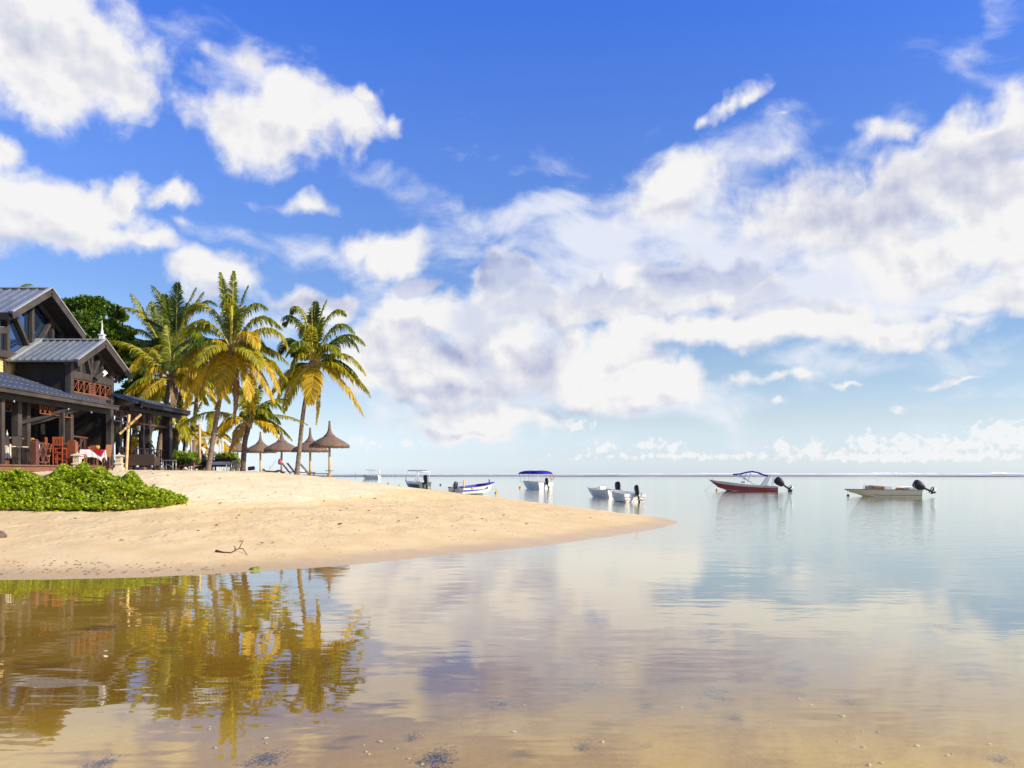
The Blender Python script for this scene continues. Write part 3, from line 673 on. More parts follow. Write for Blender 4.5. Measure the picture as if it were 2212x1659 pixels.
COCO_G = pmat('green_coconut', (.25, .28, .04), (.38, .36, .06), 5., .4)

def strips_mesh(name, cen, side, mats, mi=0):
    """many narrow leaves: cen (n,k,3) midlines, side (n,k,3) half widths"""
    n, k, _ = cen.shape
    v = np.stack([cen - side, cen + side], 2).reshape(n, k * 2, 3)
    base = np.array([[2 * i, 2 * i + 1, 2 * i + 3, 2 * i + 2] for i in range(k - 1)])
    f = (np.arange(n)[:, None, None] * (k * 2) + base[None]).reshape(-1, 4)
    me = bpy.data.meshes.new(name); vv = v.reshape(-1, 3)
    me.vertices.add(len(vv)); me.vertices.foreach_set('co', vv.astype(np.float32).ravel())
    me.loops.add(f.size); me.loops.foreach_set('vertex_index', f.ravel().astype(np.int32))
    me.polygons.add(len(f)); me.polygons.foreach_set('loop_start', np.arange(0, f.size, 4, dtype=np.int32)); me.update(calc_edges=True)
    for m in (mats if isinstance(mats, list) else [mats]): me.materials.append(m)
    return me
def bez(p0, p1, p2, t): t = t[:, None]; return (1 - t) ** 2 * p0 + 2 * t * (1 - t) * p1 + t * t * p2
def norm(a): return a / (np.linalg.norm(a, axis=-1, keepdims=True) + 1e-9)
def frond(p0, p1, p2, m, root, seed, leaf=.72, pairs=74, hang=.75, ragged=.06, wid=.031, off=(0, 0, 0), full=1., base=.14):
    """one pinnate frond from crown p0 over p1 to tip p2; a stalk with leaflets hanging off both sides"""
    rg = np.random.default_rng(seed)
    p0, p1, p2 = (np.array(p, float) - np.array(off) for p in (p0, p1, p2))
    L = np.linalg.norm(p1 - p0) + np.linalg.norm(p2 - p1)
    t = np.linspace(base, 1, pairs) ** .92
    pos = bez(p0, p1, p2, t); d = norm(bez(p0, p1, p2, np.minimum(t + .02, 1.02)) - bez(p0, p1, p2, t - .02))
    up = np.array([0, 0, 1.]); s = np.cross(d, up); bad = np.linalg.norm(s, axis=1) < .25
    ref = norm(np.cross(norm((p2 - p0) + 1e-6), up) + np.array([.3, .05, 0])); s[bad] = ref; s = norm(s)
    s = norm(s + .25 * ref * np.sign((s @ ref))[:, None])
    nrm = np.cross(s, d)
    prof = np.interp(t, [base, .22, .45, .75, .92, 1], [.35, .85, 1., .85, .5, .25])
    allc, alls = [], []
    roll = rg.normal(0, .12)
    for sg in (-1, 1):
        keep = rg.random(pairs) > ragged
        fwd = np.interp(t, [0, .5, 1], [.35, .6, 1.6])[:, None] + rg.normal(0, .10, (pairs, 1))
        dr = norm(s * sg * (1 - .25 * np.abs(roll)) + d * fwd + nrm * (.12 + roll * sg) + rg.normal(0, .07, (pairs, 3)))
        ln = (leaf * prof * rg.uniform(.82, 1.1, pairs))[:, None]
        g = np.array([0, 0, -1.])
        c0 = pos; d1 = dr
        d2 = norm(dr + g * hang * .8 + rg.normal(0, .08, (pairs, 3))); d3 = norm(dr * .6 + g * (hang * 2.0 + .1) + rg.normal(0, .1, (pairs, 3)))
        c1 = c0 + d1 * ln * .33; c2 = c1 + d2 * ln * .35; c3 = c2 + d3 * ln * .34
        cen = np.stack([c0, c1, c2, c3], 1)
        wv = norm(np.cross(dr, nrm) * .8 + norm(rg.normal(0, 1, (pairs, 3))) * .45)
        ww = np.array([.55, 1., .85, .12])[None, :, None] * wid * rg.uniform(.8, 1.25, (pairs, 1, 1))
        allc.append(cen[keep]); alls.append((wv[:, None, :] * ww)[keep])
    o = link('frond', strips_mesh('frond', np.concatenate(allc), np.concatenate(alls), m), root)
    rb = B(); tt = np.linspace(0, .985, 9); pp = bez(p0, p1, p2, tt)
    rb.tube([tuple(p) for p in pp], [max(.008, .042 * (1 - x) ** .8 + .006) * (L / 3.6) for x in tt], 5)
    rb.build('stalk', RACHB if m is FR_B else RACH, o, True)
    return o
def trunk(pts, r0, r1, root, m, off, ring=.16, flare=1.35):
    """tapering ringed trunk through the given points"""
    pts = [Vector(p) - Vector(off) for p in pts]
    n = 46; out = []; rs = []
    for i in range(n + 1):
        u = i / n * (len(pts) - 1); k = min(int(u), len(pts) - 2); f = u - k
        pa, pb, pc, pd = pts[max(k - 1, 0)], pts[k], pts[k + 1], pts[min(k + 2, len(pts) - 1)]
        p = .5 * ((2 * pb) + (-pa + pc) * f + (2 * pa - 5 * pb + 4 * pc - pd) * f * f + (-pa + 3 * pb - 3 * pc + pd) * f ** 3)
        t = i / n; r = (r0 + (r1 - r0) * t) * (1 + (flare - 1) * max(0, 1 - t * 9) ** 1.5) * (1 + .05 * (1 if i % 2 else -1))
        out.append(p); rs.append(r)
    b = B(); b.tube(out, rs, 12); return b.build('trunk', m, root, 50)
rs_ = random.Random(11)
def px3(px, py, D, dy=0.):
    """point at photograph pixel (px, py) for distance D, then pushed dy metres deeper along the same ray"""
    return np.array(W(px, py, D + dy))
def palm(name_label, base, mids, crown, D, specs, extra, tm=TRUNK, r0=.17, r1=.11, coco=None, group='coconut palms on the beach', seed=1, rad=3.2, cz=None, base_z=None, hang=.8, pairs=74, leaf=.74, cat='palm tree', name='palm_tree'):
    bp = W(base[0], base[1], D)
    if base_z is not None: bp.z = base_z
    root = thing(name, name_label, cat, tuple(bp), 0, group); off = tuple(bp)
    cr_ = W(crown[0], crown[1], D)
    trunk([bp - Vector((0, 0, .25))] + [W(x, y, D) for x, y in mids] + [cr_ + Vector((0, 0, .05))], r0, r1, root, tm, off)
    rg = random.Random(seed)
    for i, sp_ in enumerate(specs):
        c1, c2, dy, m = sp_[:4]; kw = sp_[4] if len(sp_) > 4 else {}
        p1 = px3(c1[0], c1[1], D, dy * .6); p2 = px3(c2[0], c2[1], D, dy)
        frond(cr_ + Vector((rg.uniform(-.06, .06), rg.uniform(-.06, .06), rg.uniform(-.1, .1))), p1, p2, m, root, seed * 100 + i, off=off, **{**dict(hang=hang, pairs=pairs, leaf=leaf), **kw})
    for i in range(extra):
        a = rg.uniform(0, 2 * math.pi) if i % 3 else rg.uniform(.2, math.pi - .2); e = rg.uniform(-.3, 1.1); L = rad * rg.uniform(.75, 1.05)
        d0 = Vector((math.cos(a) * math.cos(e), math.sin(a) * math.cos(e), math.sin(e)))
        p1 = cr_ + d0 * L * .55 + Vector((0, 0, .25)); p2 = cr_ + Vector((d0.x, d0.y, 0)) * L * .95 + Vector((0, 0, L * (math.sin(e) * .75 - .45)))
        m = FR_Y if e < -.1 else FR_M if e < .25 else FR_G if i % 2 else FR_D
        frond(cr_, p1, p2, m, root, seed * 100 + 50 + i, off=off, hang=hang, pairs=pairs, leaf=leaf)
    # fibrous crown shaft and leaf bases
    b = B()
    for i in range(9):
        a = i * 2.4; b.tube([cr_ - Vector(off) + Vector((.05 * math.cos(a), .05 * math.sin(a), -.25)), cr_ - Vector(off) + Vector((.2 * math.cos(a), .2 * math.sin(a), .12 + .03 * (i % 3)))], [.07, .03], 6)
    b.build('leaf_bases', RACHB, root, True)
    if coco:
        for i in range(9):
            a = i * 2.1; rr = .22 + .08 * (i % 2); p = cr_ - Vector(off) + Vector((rr * math.cos(a), rr * math.sin(a) - .1, -.22 - .13 * (i % 3)))
            b = B(); b.lathe([(.02, -.14), (.085, -.09), (.115, 0), (.095, .09), (.02, .14)], 9, p); b.build('coconut', coco, root, True)
    return root

Yk = dict(hang=.95, ragged=.04, leaf=.85, pairs=84); BIG = dict(leaf=.88, pairs=84)
palm('tall central coconut palm with curved trunk, bright yellow lower fronds and orange coconuts', (675, 1528), [(693, 1437), (707, 1348), (722, 1270)], (753, 1143), 42.,
     [((756, 1010), (761, 886), .1, FR_G, dict(hang=.25, leaf=.5)), ((742, 1000), (717, 890), .3, FR_G, dict(hang=.3, leaf=.45)), ((768, 895), (720, 1025), -.5, FR_M), ((690, 925), (604, 1022), .4, FR_M, BIG), ((675, 985), (592, 1095), -.3, FR_M, BIG),
      ((690, 1062), (622, 1172), -1.0, FR_Y, Yk), ((660, 1115), (588, 1262), .3, FR_Y, Yk), ((672, 1170), (600, 1325), .7, FR_Y, Yk), ((735, 1180), (716, 1292), -1.2, FR_Y, dict(hang=.5, leaf=.88, pairs=84)),
      ((778, 1200), (762, 1375), -.3, FR_B, dict(leaf=.4, hang=1.2)), ((828, 975), (916, 1068), .5, FR_G, BIG), ((892, 1010), (936, 1130), -.2, FR_M, BIG), ((792, 950), (868, 1002), .2, FR_G), ((850, 1092), (936, 1180), .6, FR_M, BIG),
      ((872, 1135), (908, 1272), -.5, FR_Y, Yk), ((832, 1160), (890, 1305), -.9, FR_Y, Yk), ((800, 1175), (828, 1340), .3, FR_Y, Yk), ((806, 1030), (838, 1130), -1.4, FR_Y, Yk), ((778, 1000), (806, 935), .3, FR_G, dict(hang=.4)),
      ((815, 1165), (808, 1300), -1.3, FR_Y, Yk), ((700, 1130), (652, 1290), -.9, FR_Y, Yk), ((640, 1090), (600, 1190), 1.5, FR_M), ((757, 1040), (742, 960), 1.0, FR_D), ((752, 1230), (700, 1330), .8, FR_B, dict(leaf=.4, hang=1.2))], 18, coco=COCO_O, seed=3, r0=.13, r1=.10)
palm('rightmost coconut palm with gently leaning ringed trunk and green coconuts, beside the largest thatched umbrella', (966, 1533), [(977, 1442), (985, 1363), (996, 1290)], (1019, 1186), 45.,
     [((1000, 950), (948, 1018), .2, FR_G), ((972, 975), (925, 1055), .3, FR_D, BIG), ((1010, 1000), (978, 1098), -.9, FR_M), ((1028, 1060), (1062, 980), .2, FR_G, dict(hang=.4)), ((1062, 968), (1124, 1022), .6, FR_G), ((1085, 1005), (1152, 1080), .2, FR_G, BIG),
      ((1122, 1048), (1166, 1138), -.3, FR_D, BIG), ((1120, 1040), (1186, 1120), .8, FR_G), ((1122, 1105), (1188, 1215), -.2, FR_M, BIG), ((1105, 1165), (1174, 1240), .5, FR_M), ((1112, 1205), (1183, 1352), -.6, FR_Y, Yk), ((1020, 1215), (1011, 1312), -1.2, FR_Y, dict(hang=.5, leaf=.88, pairs=84)),
      ((968, 1110), (948, 1218), -.8, FR_M, Yk), ((938, 1180), (904, 1302), .3, FR_M, Yk), ((950, 1050), (911, 1148), .5, FR_D, BIG), ((1048, 1240), (1030, 1380), -.4, FR_Y, dict(leaf=.3, hang=1.2)), ((1018, 1080), (1028, 985), .4, FR_D, dict(hang=.3)), ((1016, 1100), (1015, 975), .0, FR_G, dict(leaf=.12, pairs=12, hang=.2)),
      ((960, 1200), (925, 1335), .9, FR_M, Yk), ((1070, 1080), (1100, 1150), -1., FR_G)], 15, coco=COCO_G, seed=4, r0=.125, r1=.095)
palm('short dark-trunked coconut palm between the two tall palms, one frond reaching out to the right', (790, 1526), [(797, 1442), (806, 1404)], (812, 1376), 44.,
     [((900, 1325), (1001, 1382), .2, FR_M, dict(leaf=.42, hang=1.)), ((868, 1352), (906, 1425), -.7, FR_Y, dict(leaf=.5, hang=1.)), ((845, 1290), (938, 1300), .8, FR_M), ((700, 1300), (588, 1385), -.2, FR_M, BIG), ((735, 1340), (680, 1440), -.6, FR_Y, Yk), ((760, 1320), (716, 1420), .8, FR_M, Yk),
      ((850, 1340), (868, 1400), .9, FR_M), ((800, 1300), (770, 1250), .8, FR_G), ((830, 1300), (855, 1240), .6, FR_G), ((815, 1280), (820, 1225), -.3, FR_M), ((880, 1270), (925, 1340), .3, FR_G), ((770, 1400), (745, 1480), .9, FR_B, dict(leaf=.3))], 8, tm=TRUNKD, r0=.14, r1=.12, seed=5, rad=2.4)
palm('coconut palm behind the far veranda corner with a bright yellow drooping frond', (513, 1522), [(521, 1440), (541, 1312)], (556, 1232), 50.,
     [((508, 1165), (468, 1228), -1., FR_Y, dict(leaf=.9, hang=1.1, pairs=80)), ((450, 1105), (354, 1110), .3, FR_M, BIG), ((600, 1110), (662, 1165), .4, FR_Y, BIG), ((620, 1160), (648, 1240), -.6, FR_Y, Yk), ((520, 1100), (455, 1150), .9, FR_M, BIG), ((570, 1120), (598, 1040), .5, FR_M), ((500, 1220), (470, 1310), .5, FR_M, Yk),
      ((600, 1215), (615, 1330), -.4, FR_Y, Yk), ((560, 1140), (540, 1060), .5, FR_G), ((640, 1200), (690, 1260), .6, FR_M, Yk), ((510, 1250), (495, 1330), -.6, FR_M, Yk), ((575, 1260), (560, 1330), -.8, FR_B, dict(leaf=.4))], 15, tm=TRUNK, r0=.17, r1=.14, seed=6)
palm('green palm of the left cluster with long fronds arching leftward against the sky', (470, 1525), [(490, 1400), (520, 1250)], (528, 1142), 57.,
     [((470, 985), (397, 1005), .2, FR_M, BIG), ((465, 1040), (412, 1090), -.5, FR_M, BIG), ((470, 1020), (432, 960), .6, FR_G, BIG), ((500, 1050), (496, 985), .6, FR_G), ((520, 1040), (545, 965), .2, FR_G), ((440, 1100), (380, 1180), .3, FR_D, BIG), ((470, 1120), (420, 1240), -.2, FR_M, BIG), ((560, 1060), (600, 1060), .6, FR_G), ((500, 1090), (440, 1120), 1., FR_D, BIG), ((410, 1060), (352, 1150), .9, FR_M, BIG)], 9, seed=7, r0=.17, leaf=.88)
palm('tallest dark green palm of the left cluster, its fronds standing straight up', (558, 1522), [(558, 1400), (566, 1250)], (572, 1118), 55.,
     [((540, 1000), (500, 934), .2, FR_D, BIG), ((548, 1020), (535, 962), -.4, FR_D, BIG), ((574, 1020), (579, 922), -.6, FR_D, dict(leaf=.95, pairs=90, hang=.35)), ((600, 1010), (637, 940), .3, FR_G, BIG), ((620, 1010), (660, 955), .5, FR_G), ((640, 950), (702, 990), .6, FR_D, BIG), ((640, 1040), (710, 1090), .2, FR_D, BIG), ((520, 1060), (480, 1040), .5, FR_D, BIG), ((590, 1050), (610, 990), .6, FR_D, BIG), ((560, 1060), (560, 980), .8, FR_D, BIG), ((610, 1080), (640, 1200), -.3, FR_M, BIG), ((560, 1130), (530, 1200), -.2, FR_D, BIG)], 8, seed=8, r0=.16, leaf=.9, hang=.5)
palm('yellow-green palm filling the gap between the veranda corner and the central palm', (628, 1522), [(632, 1400), (640, 1300)], (645, 1235), 56.,
     [((600, 1150), (560, 1200), .2, FR_M, BIG), ((690, 1150), (730, 1200), .3, FR_M, BIG), ((640, 1150), (640, 1090), .3, FR_G, BIG), ((610, 1230), (590, 1330), -.5, FR_Y, Yk), ((690, 1240), (705, 1340), -.4, FR_Y, Yk)], 14, seed=14, r0=.15, leaf=.85)
palm('low young palm with a stout grey trunk and yellow fronds right of the veranda corner', (570, 1520), [(571, 1450)], (573, 1400), 51.,
     [((545, 1350), (548, 1420), -.3, FR_Y, dict(leaf=.35)), ((600, 1330), (640, 1395), .2, FR_M), ((590, 1350), (618, 1440), -.5, FR_M, Yk), ((560, 1320), (530, 1290), .4, FR_M), ((600, 1300), (640, 1310), .6, FR_M), ((540, 1360), (500, 1400), .6, FR_M), ((578, 1330), (590, 1270), .5, FR_G)], 2, r0=.19, r1=.17, seed=9, rad=1.5, leaf=.45)
palm('small background palm behind the white beach pergola posts', (600, 1520), [(603, 1460)], (610, 1420), 54.,
     [((650, 1370), (690, 1440), .2, FR_Y), ((580, 1380), (560, 1450), .3, FR_M), ((640, 1340), (660, 1300), .5, FR_M), ((600, 1370), (590, 1330), .4, FR_M), ((655, 1400), (665, 1470), -.4, FR_Y, Yk), ((590, 1400), (575, 1470), -.4, FR_M)], 3, r0=.17, r1=.14, tm=TRUNKD, seed=10, rad=2., leaf=.5)
palm('yellowish low palm behind the leaning trunk of the central palm', (690, 1524), [(690, 1480)], (688, 1430), 58.,
     [((740, 1400), (765, 1460), .2, FR_Y), ((720, 1380), (740, 1350), .5, FR_M), ((660, 1390), (640, 1450), .2, FR_Y), ((690, 1390), (690, 1340), .5, FR_M), ((730, 1420), (745, 1480), -.4, FR_Y, Yk), ((650, 1410), (630, 1380), .4, FR_M)], 2, r0=.14, r1=.12, seed=12, rad=2., leaf=.5)
palm('distant palm behind the upper roof, only one frond tip showing above the ridge', (40, 1530), [(45, 1300)], (50, 1010), 58.,
     [((52, 915), (104, 926), .2, FR_G, dict(leaf=.5)), ((60, 1000), (110, 1040), .2, FR_G), ((30, 990), (-30, 1010), .2, FR_G)], 4, seed=13, rad=1.6, group='palms behind the restaurant')
for i, (px_, py_, D_, L_) in enumerate(((140, 1440, 50., 'feathery'), (262, 1440, 50., 'fan-like'), (340, 1415, 53., 'tall'), (418, 1430, 52., 'bushy'), (160, 1370, 55., 'dark'))):
    lab = ['feathery low palm seen through the veranda left of the newel post', 'low palm seen through the veranda behind the dining table', 'green palm seen through the veranda beside the main post', 'bushy green palm behind the far veranda railing', 'dark palm behind the bar end of the veranda'][i]
    palm(lab, (px_, 1530), [(px_ + 2, (1530 + py_) / 2)], (px_, py_), D_, [], 13, seed=20 + i, r0=.14, r1=.12, rad=1.9, leaf=.5, pairs=34, group='palms behind the restaurant', base_z=2.1)

# --- broadleaf leaves scattered over lobes
def leaves_mesh(name, pts, out, size, m, rg, asp=.5, fold=.25, up=.35):
    """one pointed leaf per point, turned roughly outward and up"""
    n = len(pts); d = norm(out * .8 + np.array([0, 0, up]) + rg.normal(0, .55, (n, 3)))
    s = norm(np.cross(d, rg.normal(0, 1, (n, 3)))); nn = np.cross(d, s)
    sz = (size * rg.uniform(.65, 1.25, n))[:, None]
    a = pts; mid = pts + d * sz * .55; tip = pts + d * sz + nn * sz * -.12
    cen = np.stack([a, mid, tip], 1); side = np.stack([s * sz * asp * .16, s * sz * asp * .5, s * sz * asp * .10], 1)
    return strips_mesh(name, cen, side, m)
TL = leaf_mat('broad_tree_leaf', [(.03, .065, .006), (.06, .12, .010), (.10, .18, .014), (.16, .25, .02)], .3, .35, .4)
def crown_pts(lobes, n, rg, shell=.75):
    w = np.array([l[3] * l[4] * l[5] for l in lobes]) ** .67; w /= w.sum()
    k = rg.choice(len(lobes), n, p=w); u = norm(rg.normal(0, 1, (n, 3))); r = np.where(rg.random(n) < shell, rg.uniform(.86, 1.04, n), rg.uniform(.35, .9, n))[:, None]
    L = np.array(lobes); return L[k, :3] + u * r * L[k, 3:6], u
def broad_tree(label, base, lobes, n, size, m, seed, trunk_r=.28, group=None, sub=9, name='broadleaf_tree', cat='tree'):
    rg = np.random.default_rng(seed); root = thing(name, label, cat, base, 0, group); o = np.array(base)
    small = []
    for l in lobes:                       # each limb carries a knot of smaller clumps
        u = norm(rg.normal(0, 1, (sub, 3))); u[:, 2] = np.abs(u[:, 2]) * .9 - .15
        for q_ in u: r = rg.uniform(.28, .46); small.append((l[0] + q_[0] * l[3] * .72, l[1] + q_[1] * l[4] * .72, l[2] + q_[2] * l[5] * .72, l[3] * r, l[4] * r, l[5] * r * .8))
    P_, U_ = crown_pts(small, n, rg)
    link('crown', leaves_mesh('crown', P_ - o, U_, size, m, rg), root)
    b = B(); top = Vector(np.mean([l[:3] for l in lobes], 0)) - Vector(base)
    b.tube([Vector((0, 0, -.2)), Vector((top.x * .3, top.y * .3, top.z * .35)), Vector((top.x * .6, top.y * .6, top.z * .65))], [trunk_r, trunk_r * .8, trunk_r * .6], 10)
    for l in lobes: b.tube([Vector((top.x * .5, top.y * .5, top.z * .55)), (Vector(l[:3]) - Vector(base)) * .8 + Vector((0, 0, -.1)), Vector(l[:3]) - Vector(base)], [trunk_r * .5, trunk_r * .25, .04], 7)
    b.build('trunk', BARK, root, True)
    return root
def LB(px, py, D, rx, ry_px, dz=1.6): c = W(px, py, D); return (c.x, c.y, c.z, rx * D / F, dz, ry_px * D / F)
broad_tree('large dark green broadleaf tree rising behind the lower gable', (X_at(320, 58), 58, 2.1),
           [LB(245, 1010, 58, 48, 34), LB(300, 1000, 58, 55, 38), LB(355, 1030, 58, 48, 40), LB(385, 1085, 57, 38, 45), LB(280, 1060, 56, 60, 45), LB(340, 1100, 56, 60, 55), LB(400, 1150, 57, 45, 55), LB(235, 1070, 58, 40, 45), LB(330, 1180, 57, 80, 60)], 26000, .24, TL, 31, group='trees behind the restaurant')
broad_tree('dark lower tree mass between the gable and the left palms', (X_at(430, 60), 60, 2.1),
           [LB(420, 1230, 60, 50, 60), LB(455, 1290, 60, 55, 55), LB(400, 1320, 60, 50, 50), LB(480, 1380, 61, 45, 50), LB(440, 1180, 61, 40, 40), LB(510, 1300, 62, 35, 60)], 14000, .26, TL, 32, group='trees behind the restaurant')
broad_tree('dark leafy tree seen through the back of the bar', (X_at(70, 56), 56, 2.1),
           [LB(60, 1380, 56, 60, 70), LB(140, 1400, 56, 60, 70), LB(220, 1420, 57, 50, 60), LB(300, 1400, 58, 50, 70), LB(370, 1420, 58, 40, 60)], 9000, .28, TL, 33, group='trees behind the restaurant')
HL = leaf_mat('hedge_leaf', [(.10, .17, .015), (.17, .26, .02), (.26, .36, .03), (.34, .42, .04)], .35, .3, .45)
def hedge(label, boxes, n, size, seed, m=HL, group='green shrubs under the palms'):
    rg = np.random.default_rng(seed); c = W(boxes[0][0], boxes[0][1], boxes[0][2]); base = (c.x, c.y, gz(c.x, c.y))
    root = thing('shrub', label, 'shrub', base, 0, group)
    lob = [LB(px_, py_, D_, rx, ry, .7) for px_, py_, D_, rx, ry in boxes]
    small = []
    for l in lob:
        u = norm(rg.normal(0, 1, (10, 3)))
        for q_ in u: r = rg.uniform(.3, .5); small.append((l[0] + q_[0] * l[3] * .7, l[1] + q_[1] * l[4] * .7, l[2] + q_[2] * l[5] * .7, l[3] * r, l[4] * r, l[5] * r))
    P_, U_ = crown_pts(small, n, rg); link('foliage', leaves_mesh('foliage', P_ - np.array(base), U_, size, m, rg, .55, up=.6), root)
    b = B()
    for l in lob: b.tube([(l[0] - base[0], l[1] - base[1], -.1), (l[0] - base[0] + .05, l[1] - base[1], l[2] - base[2])], [.03, .012], 6)
    b.build('stems', BARK, root, True)
    return root
hedge('glossy green shrub under the low palm right of the veranda', [(560, 1500, 50, 18, 28), (590, 1495, 50, 25, 25), (620, 1502, 50, 22, 20)], 2600, .16, 41)
hedge('green shrub behind the reclining sunbather', [(650, 1502, 52, 20, 18), (635, 1492, 52, 18, 14)], 1200, .16, 42)
hedge('glossy green shrub behind the sofa with white cushions', [(728, 1495, 50, 22, 16), (748, 1497, 50, 20, 18), (768, 1505, 50, 12, 24)], 2200, .17, 43)

# --- the low shrub bed in the foreground
SL = leaf_mat('scaevola_leaf', [(.18, .26, .012), (.36, .47, .014), (.52, .62, .025), (.28, .39, .014), (.64, .70, .05), (.26, .37, .016), (.42, .35, .05)], .3, .28, .5)
rg = np.random.default_rng(51)
TX = [0 - 120, 0, 60, 110, 150, 175, 200, 240, 275, 300, 330, 365, 400, 430, 455, 480, 520, 560, 600, 640]
TY = [1540, 1540, 1530, 1548, 1560, 1545, 1512, 1528, 1506, 1538, 1522, 1556, 1562, 1536, 1568, 1590, 1596, 1608, 1618, 1628]
BXp = [-120, 330, 430, 520, 600, 650]; BYp = [1664, 1668, 1664, 1655, 1646, 1634]
def shrub_top(x, y):
    """height of the canopy over the ground inside the bed"""
    px_ = 1667 + x * F / y
    ytop = np.interp(px_, TX, TY); ybot = np.interp(px_, BXp, BYp)
    g0 = height(x, y)
    yg = 1539 + (EYE - g0) * F / y                     # pixel row of the ground below
    front = np.clip((ybot - yg) / 22, 0, 1) ** .5      # rises from the front edge
    edge = np.clip((650 - px_) / 40, 0, 1) ** .6
    zt = EYE + (1539 - ytop) * y / F
    back = np.clip((33.2 - y) / 1.6, 0, 1)
    h = np.minimum(np.maximum(zt - g0, 0), .26 + .62 * np.clip((y - 26.0) / 2.6, 0, 1.6)) * front * edge * back
    return g0, h
N0 = 60000
xs = rg.uniform(-20.5, -9.2, N0); ys = rg.uniform(25.0, 33.0, N0)
g0, hh = shrub_top(xs, ys)
lump = (np.sin(xs * 2.9 + 1.7 * np.sin(ys * 2.1)) * np.sin(ys * 3.3 + 1.3 * np.sin(xs * 2.3)))
hh = hh * (.84 + .14 * lump)
ok = hh > .07; xs, ys, g0, hh = xs[ok], ys[ok], g0[ok], hh[ok]
dens_ = rg.random(len(xs)) < (.60 + .40 * lump[ok]); xs, ys, g0, hh = xs[dens_], ys[dens_], g0[dens_], hh[dens_]
xs, ys, g0, hh = xs[:13500], ys[:13500], g0[:13500], hh[:13500]
fz = 1 - rg.random(len(xs)) ** 1.7 * .75
ctr = np.column_stack([xs, ys, g0 + hh * fz])
run = []                                                # runners creeping out over the sand
for i in range(34):
    px_ = rg.uniform(-60, 560); y_ = 26.2 + (px_ > 430) * rg.uniform(.5, 3.5) + rg.uniform(-.3, .2); x_ = px_ / F * y_ - 1667 / F * y_; a_ = rg.uniform(-1.9, -.3) if px_ < 430 else rg.uniform(-1.3, .1)
    for k_ in range(rg.integers(3, 9)): x_ += .11 * math.cos(a_); y_ += .11 * math.sin(a_); a_ += rg.normal(0, .25); run.append((x_, y_, gz(x_, y_) + rg.uniform(.02, .09)))
ctr = np.vstack([ctr, np.array(run)]); g0 = np.append(g0, np.array(run)[:, 2] - .04)
NL = 7                                                  # a rosette of leaves at each twig end
pts = np.repeat(ctr, NL, 0); n = len(pts)
ang = np.tile(np.arange(NL) * 2 * math.pi / NL, len(ctr)) + np.repeat(rg.uniform(0, 6.28, len(ctr)), NL)
elv = rg.uniform(.15, 1.2, n); tl = np.repeat(rg.normal(0, .3, (len(ctr), 3)), NL, 0)
d = norm(np.column_stack([np.cos(ang) * np.cos(elv), np.sin(ang) * np.cos(elv), np.sin(elv)]) + tl)
s = norm(np.cross(d, np.array([0, 0, 1.]) + rg.normal(0, .15, (n, 3)))); nn = np.cross(s, d)
sz = (rg.uniform(.065, .135, n))[:, None]
bb_ = np.array([-14.5, 28.0, gz(-14.5, 28.0)])
pts = pts - bb_
cen = np.stack([pts, pts + d * sz * .6 + nn * sz * .05, pts + d * sz * 1.0 - nn * sz * .05], 1); side = np.stack([s * sz * .06, s * sz * .30, s * sz * .18], 1)
bush = thing('beach_shrub', 'bright green low spreading shrub bed on the sand below the restaurant deck', 'shrub', tuple(bb_))
link('foliage', strips_mesh('foliage', cen, side, SL), bush)
b = B()
sel = rg.choice(len(ctr), 1500, replace=False)
for i in sel:
    p = Vector(ctr[i] - bb_); q0 = Vector((p.x + rg.uniform(-.25, .25), p.y + rg.uniform(-.2, .3), g0[i] - bb_[2] - .02))
    b.tube([q0, q0.lerp(p, .5) + Vector((rg.uniform(-.05, .05), 0, .03)), p], [.012, .009, .006], 4, cap=False)
b.build('twigs', pmat('shrub_twig', (.16, .11, .07), (.28, .21, .14), 8.), bush)

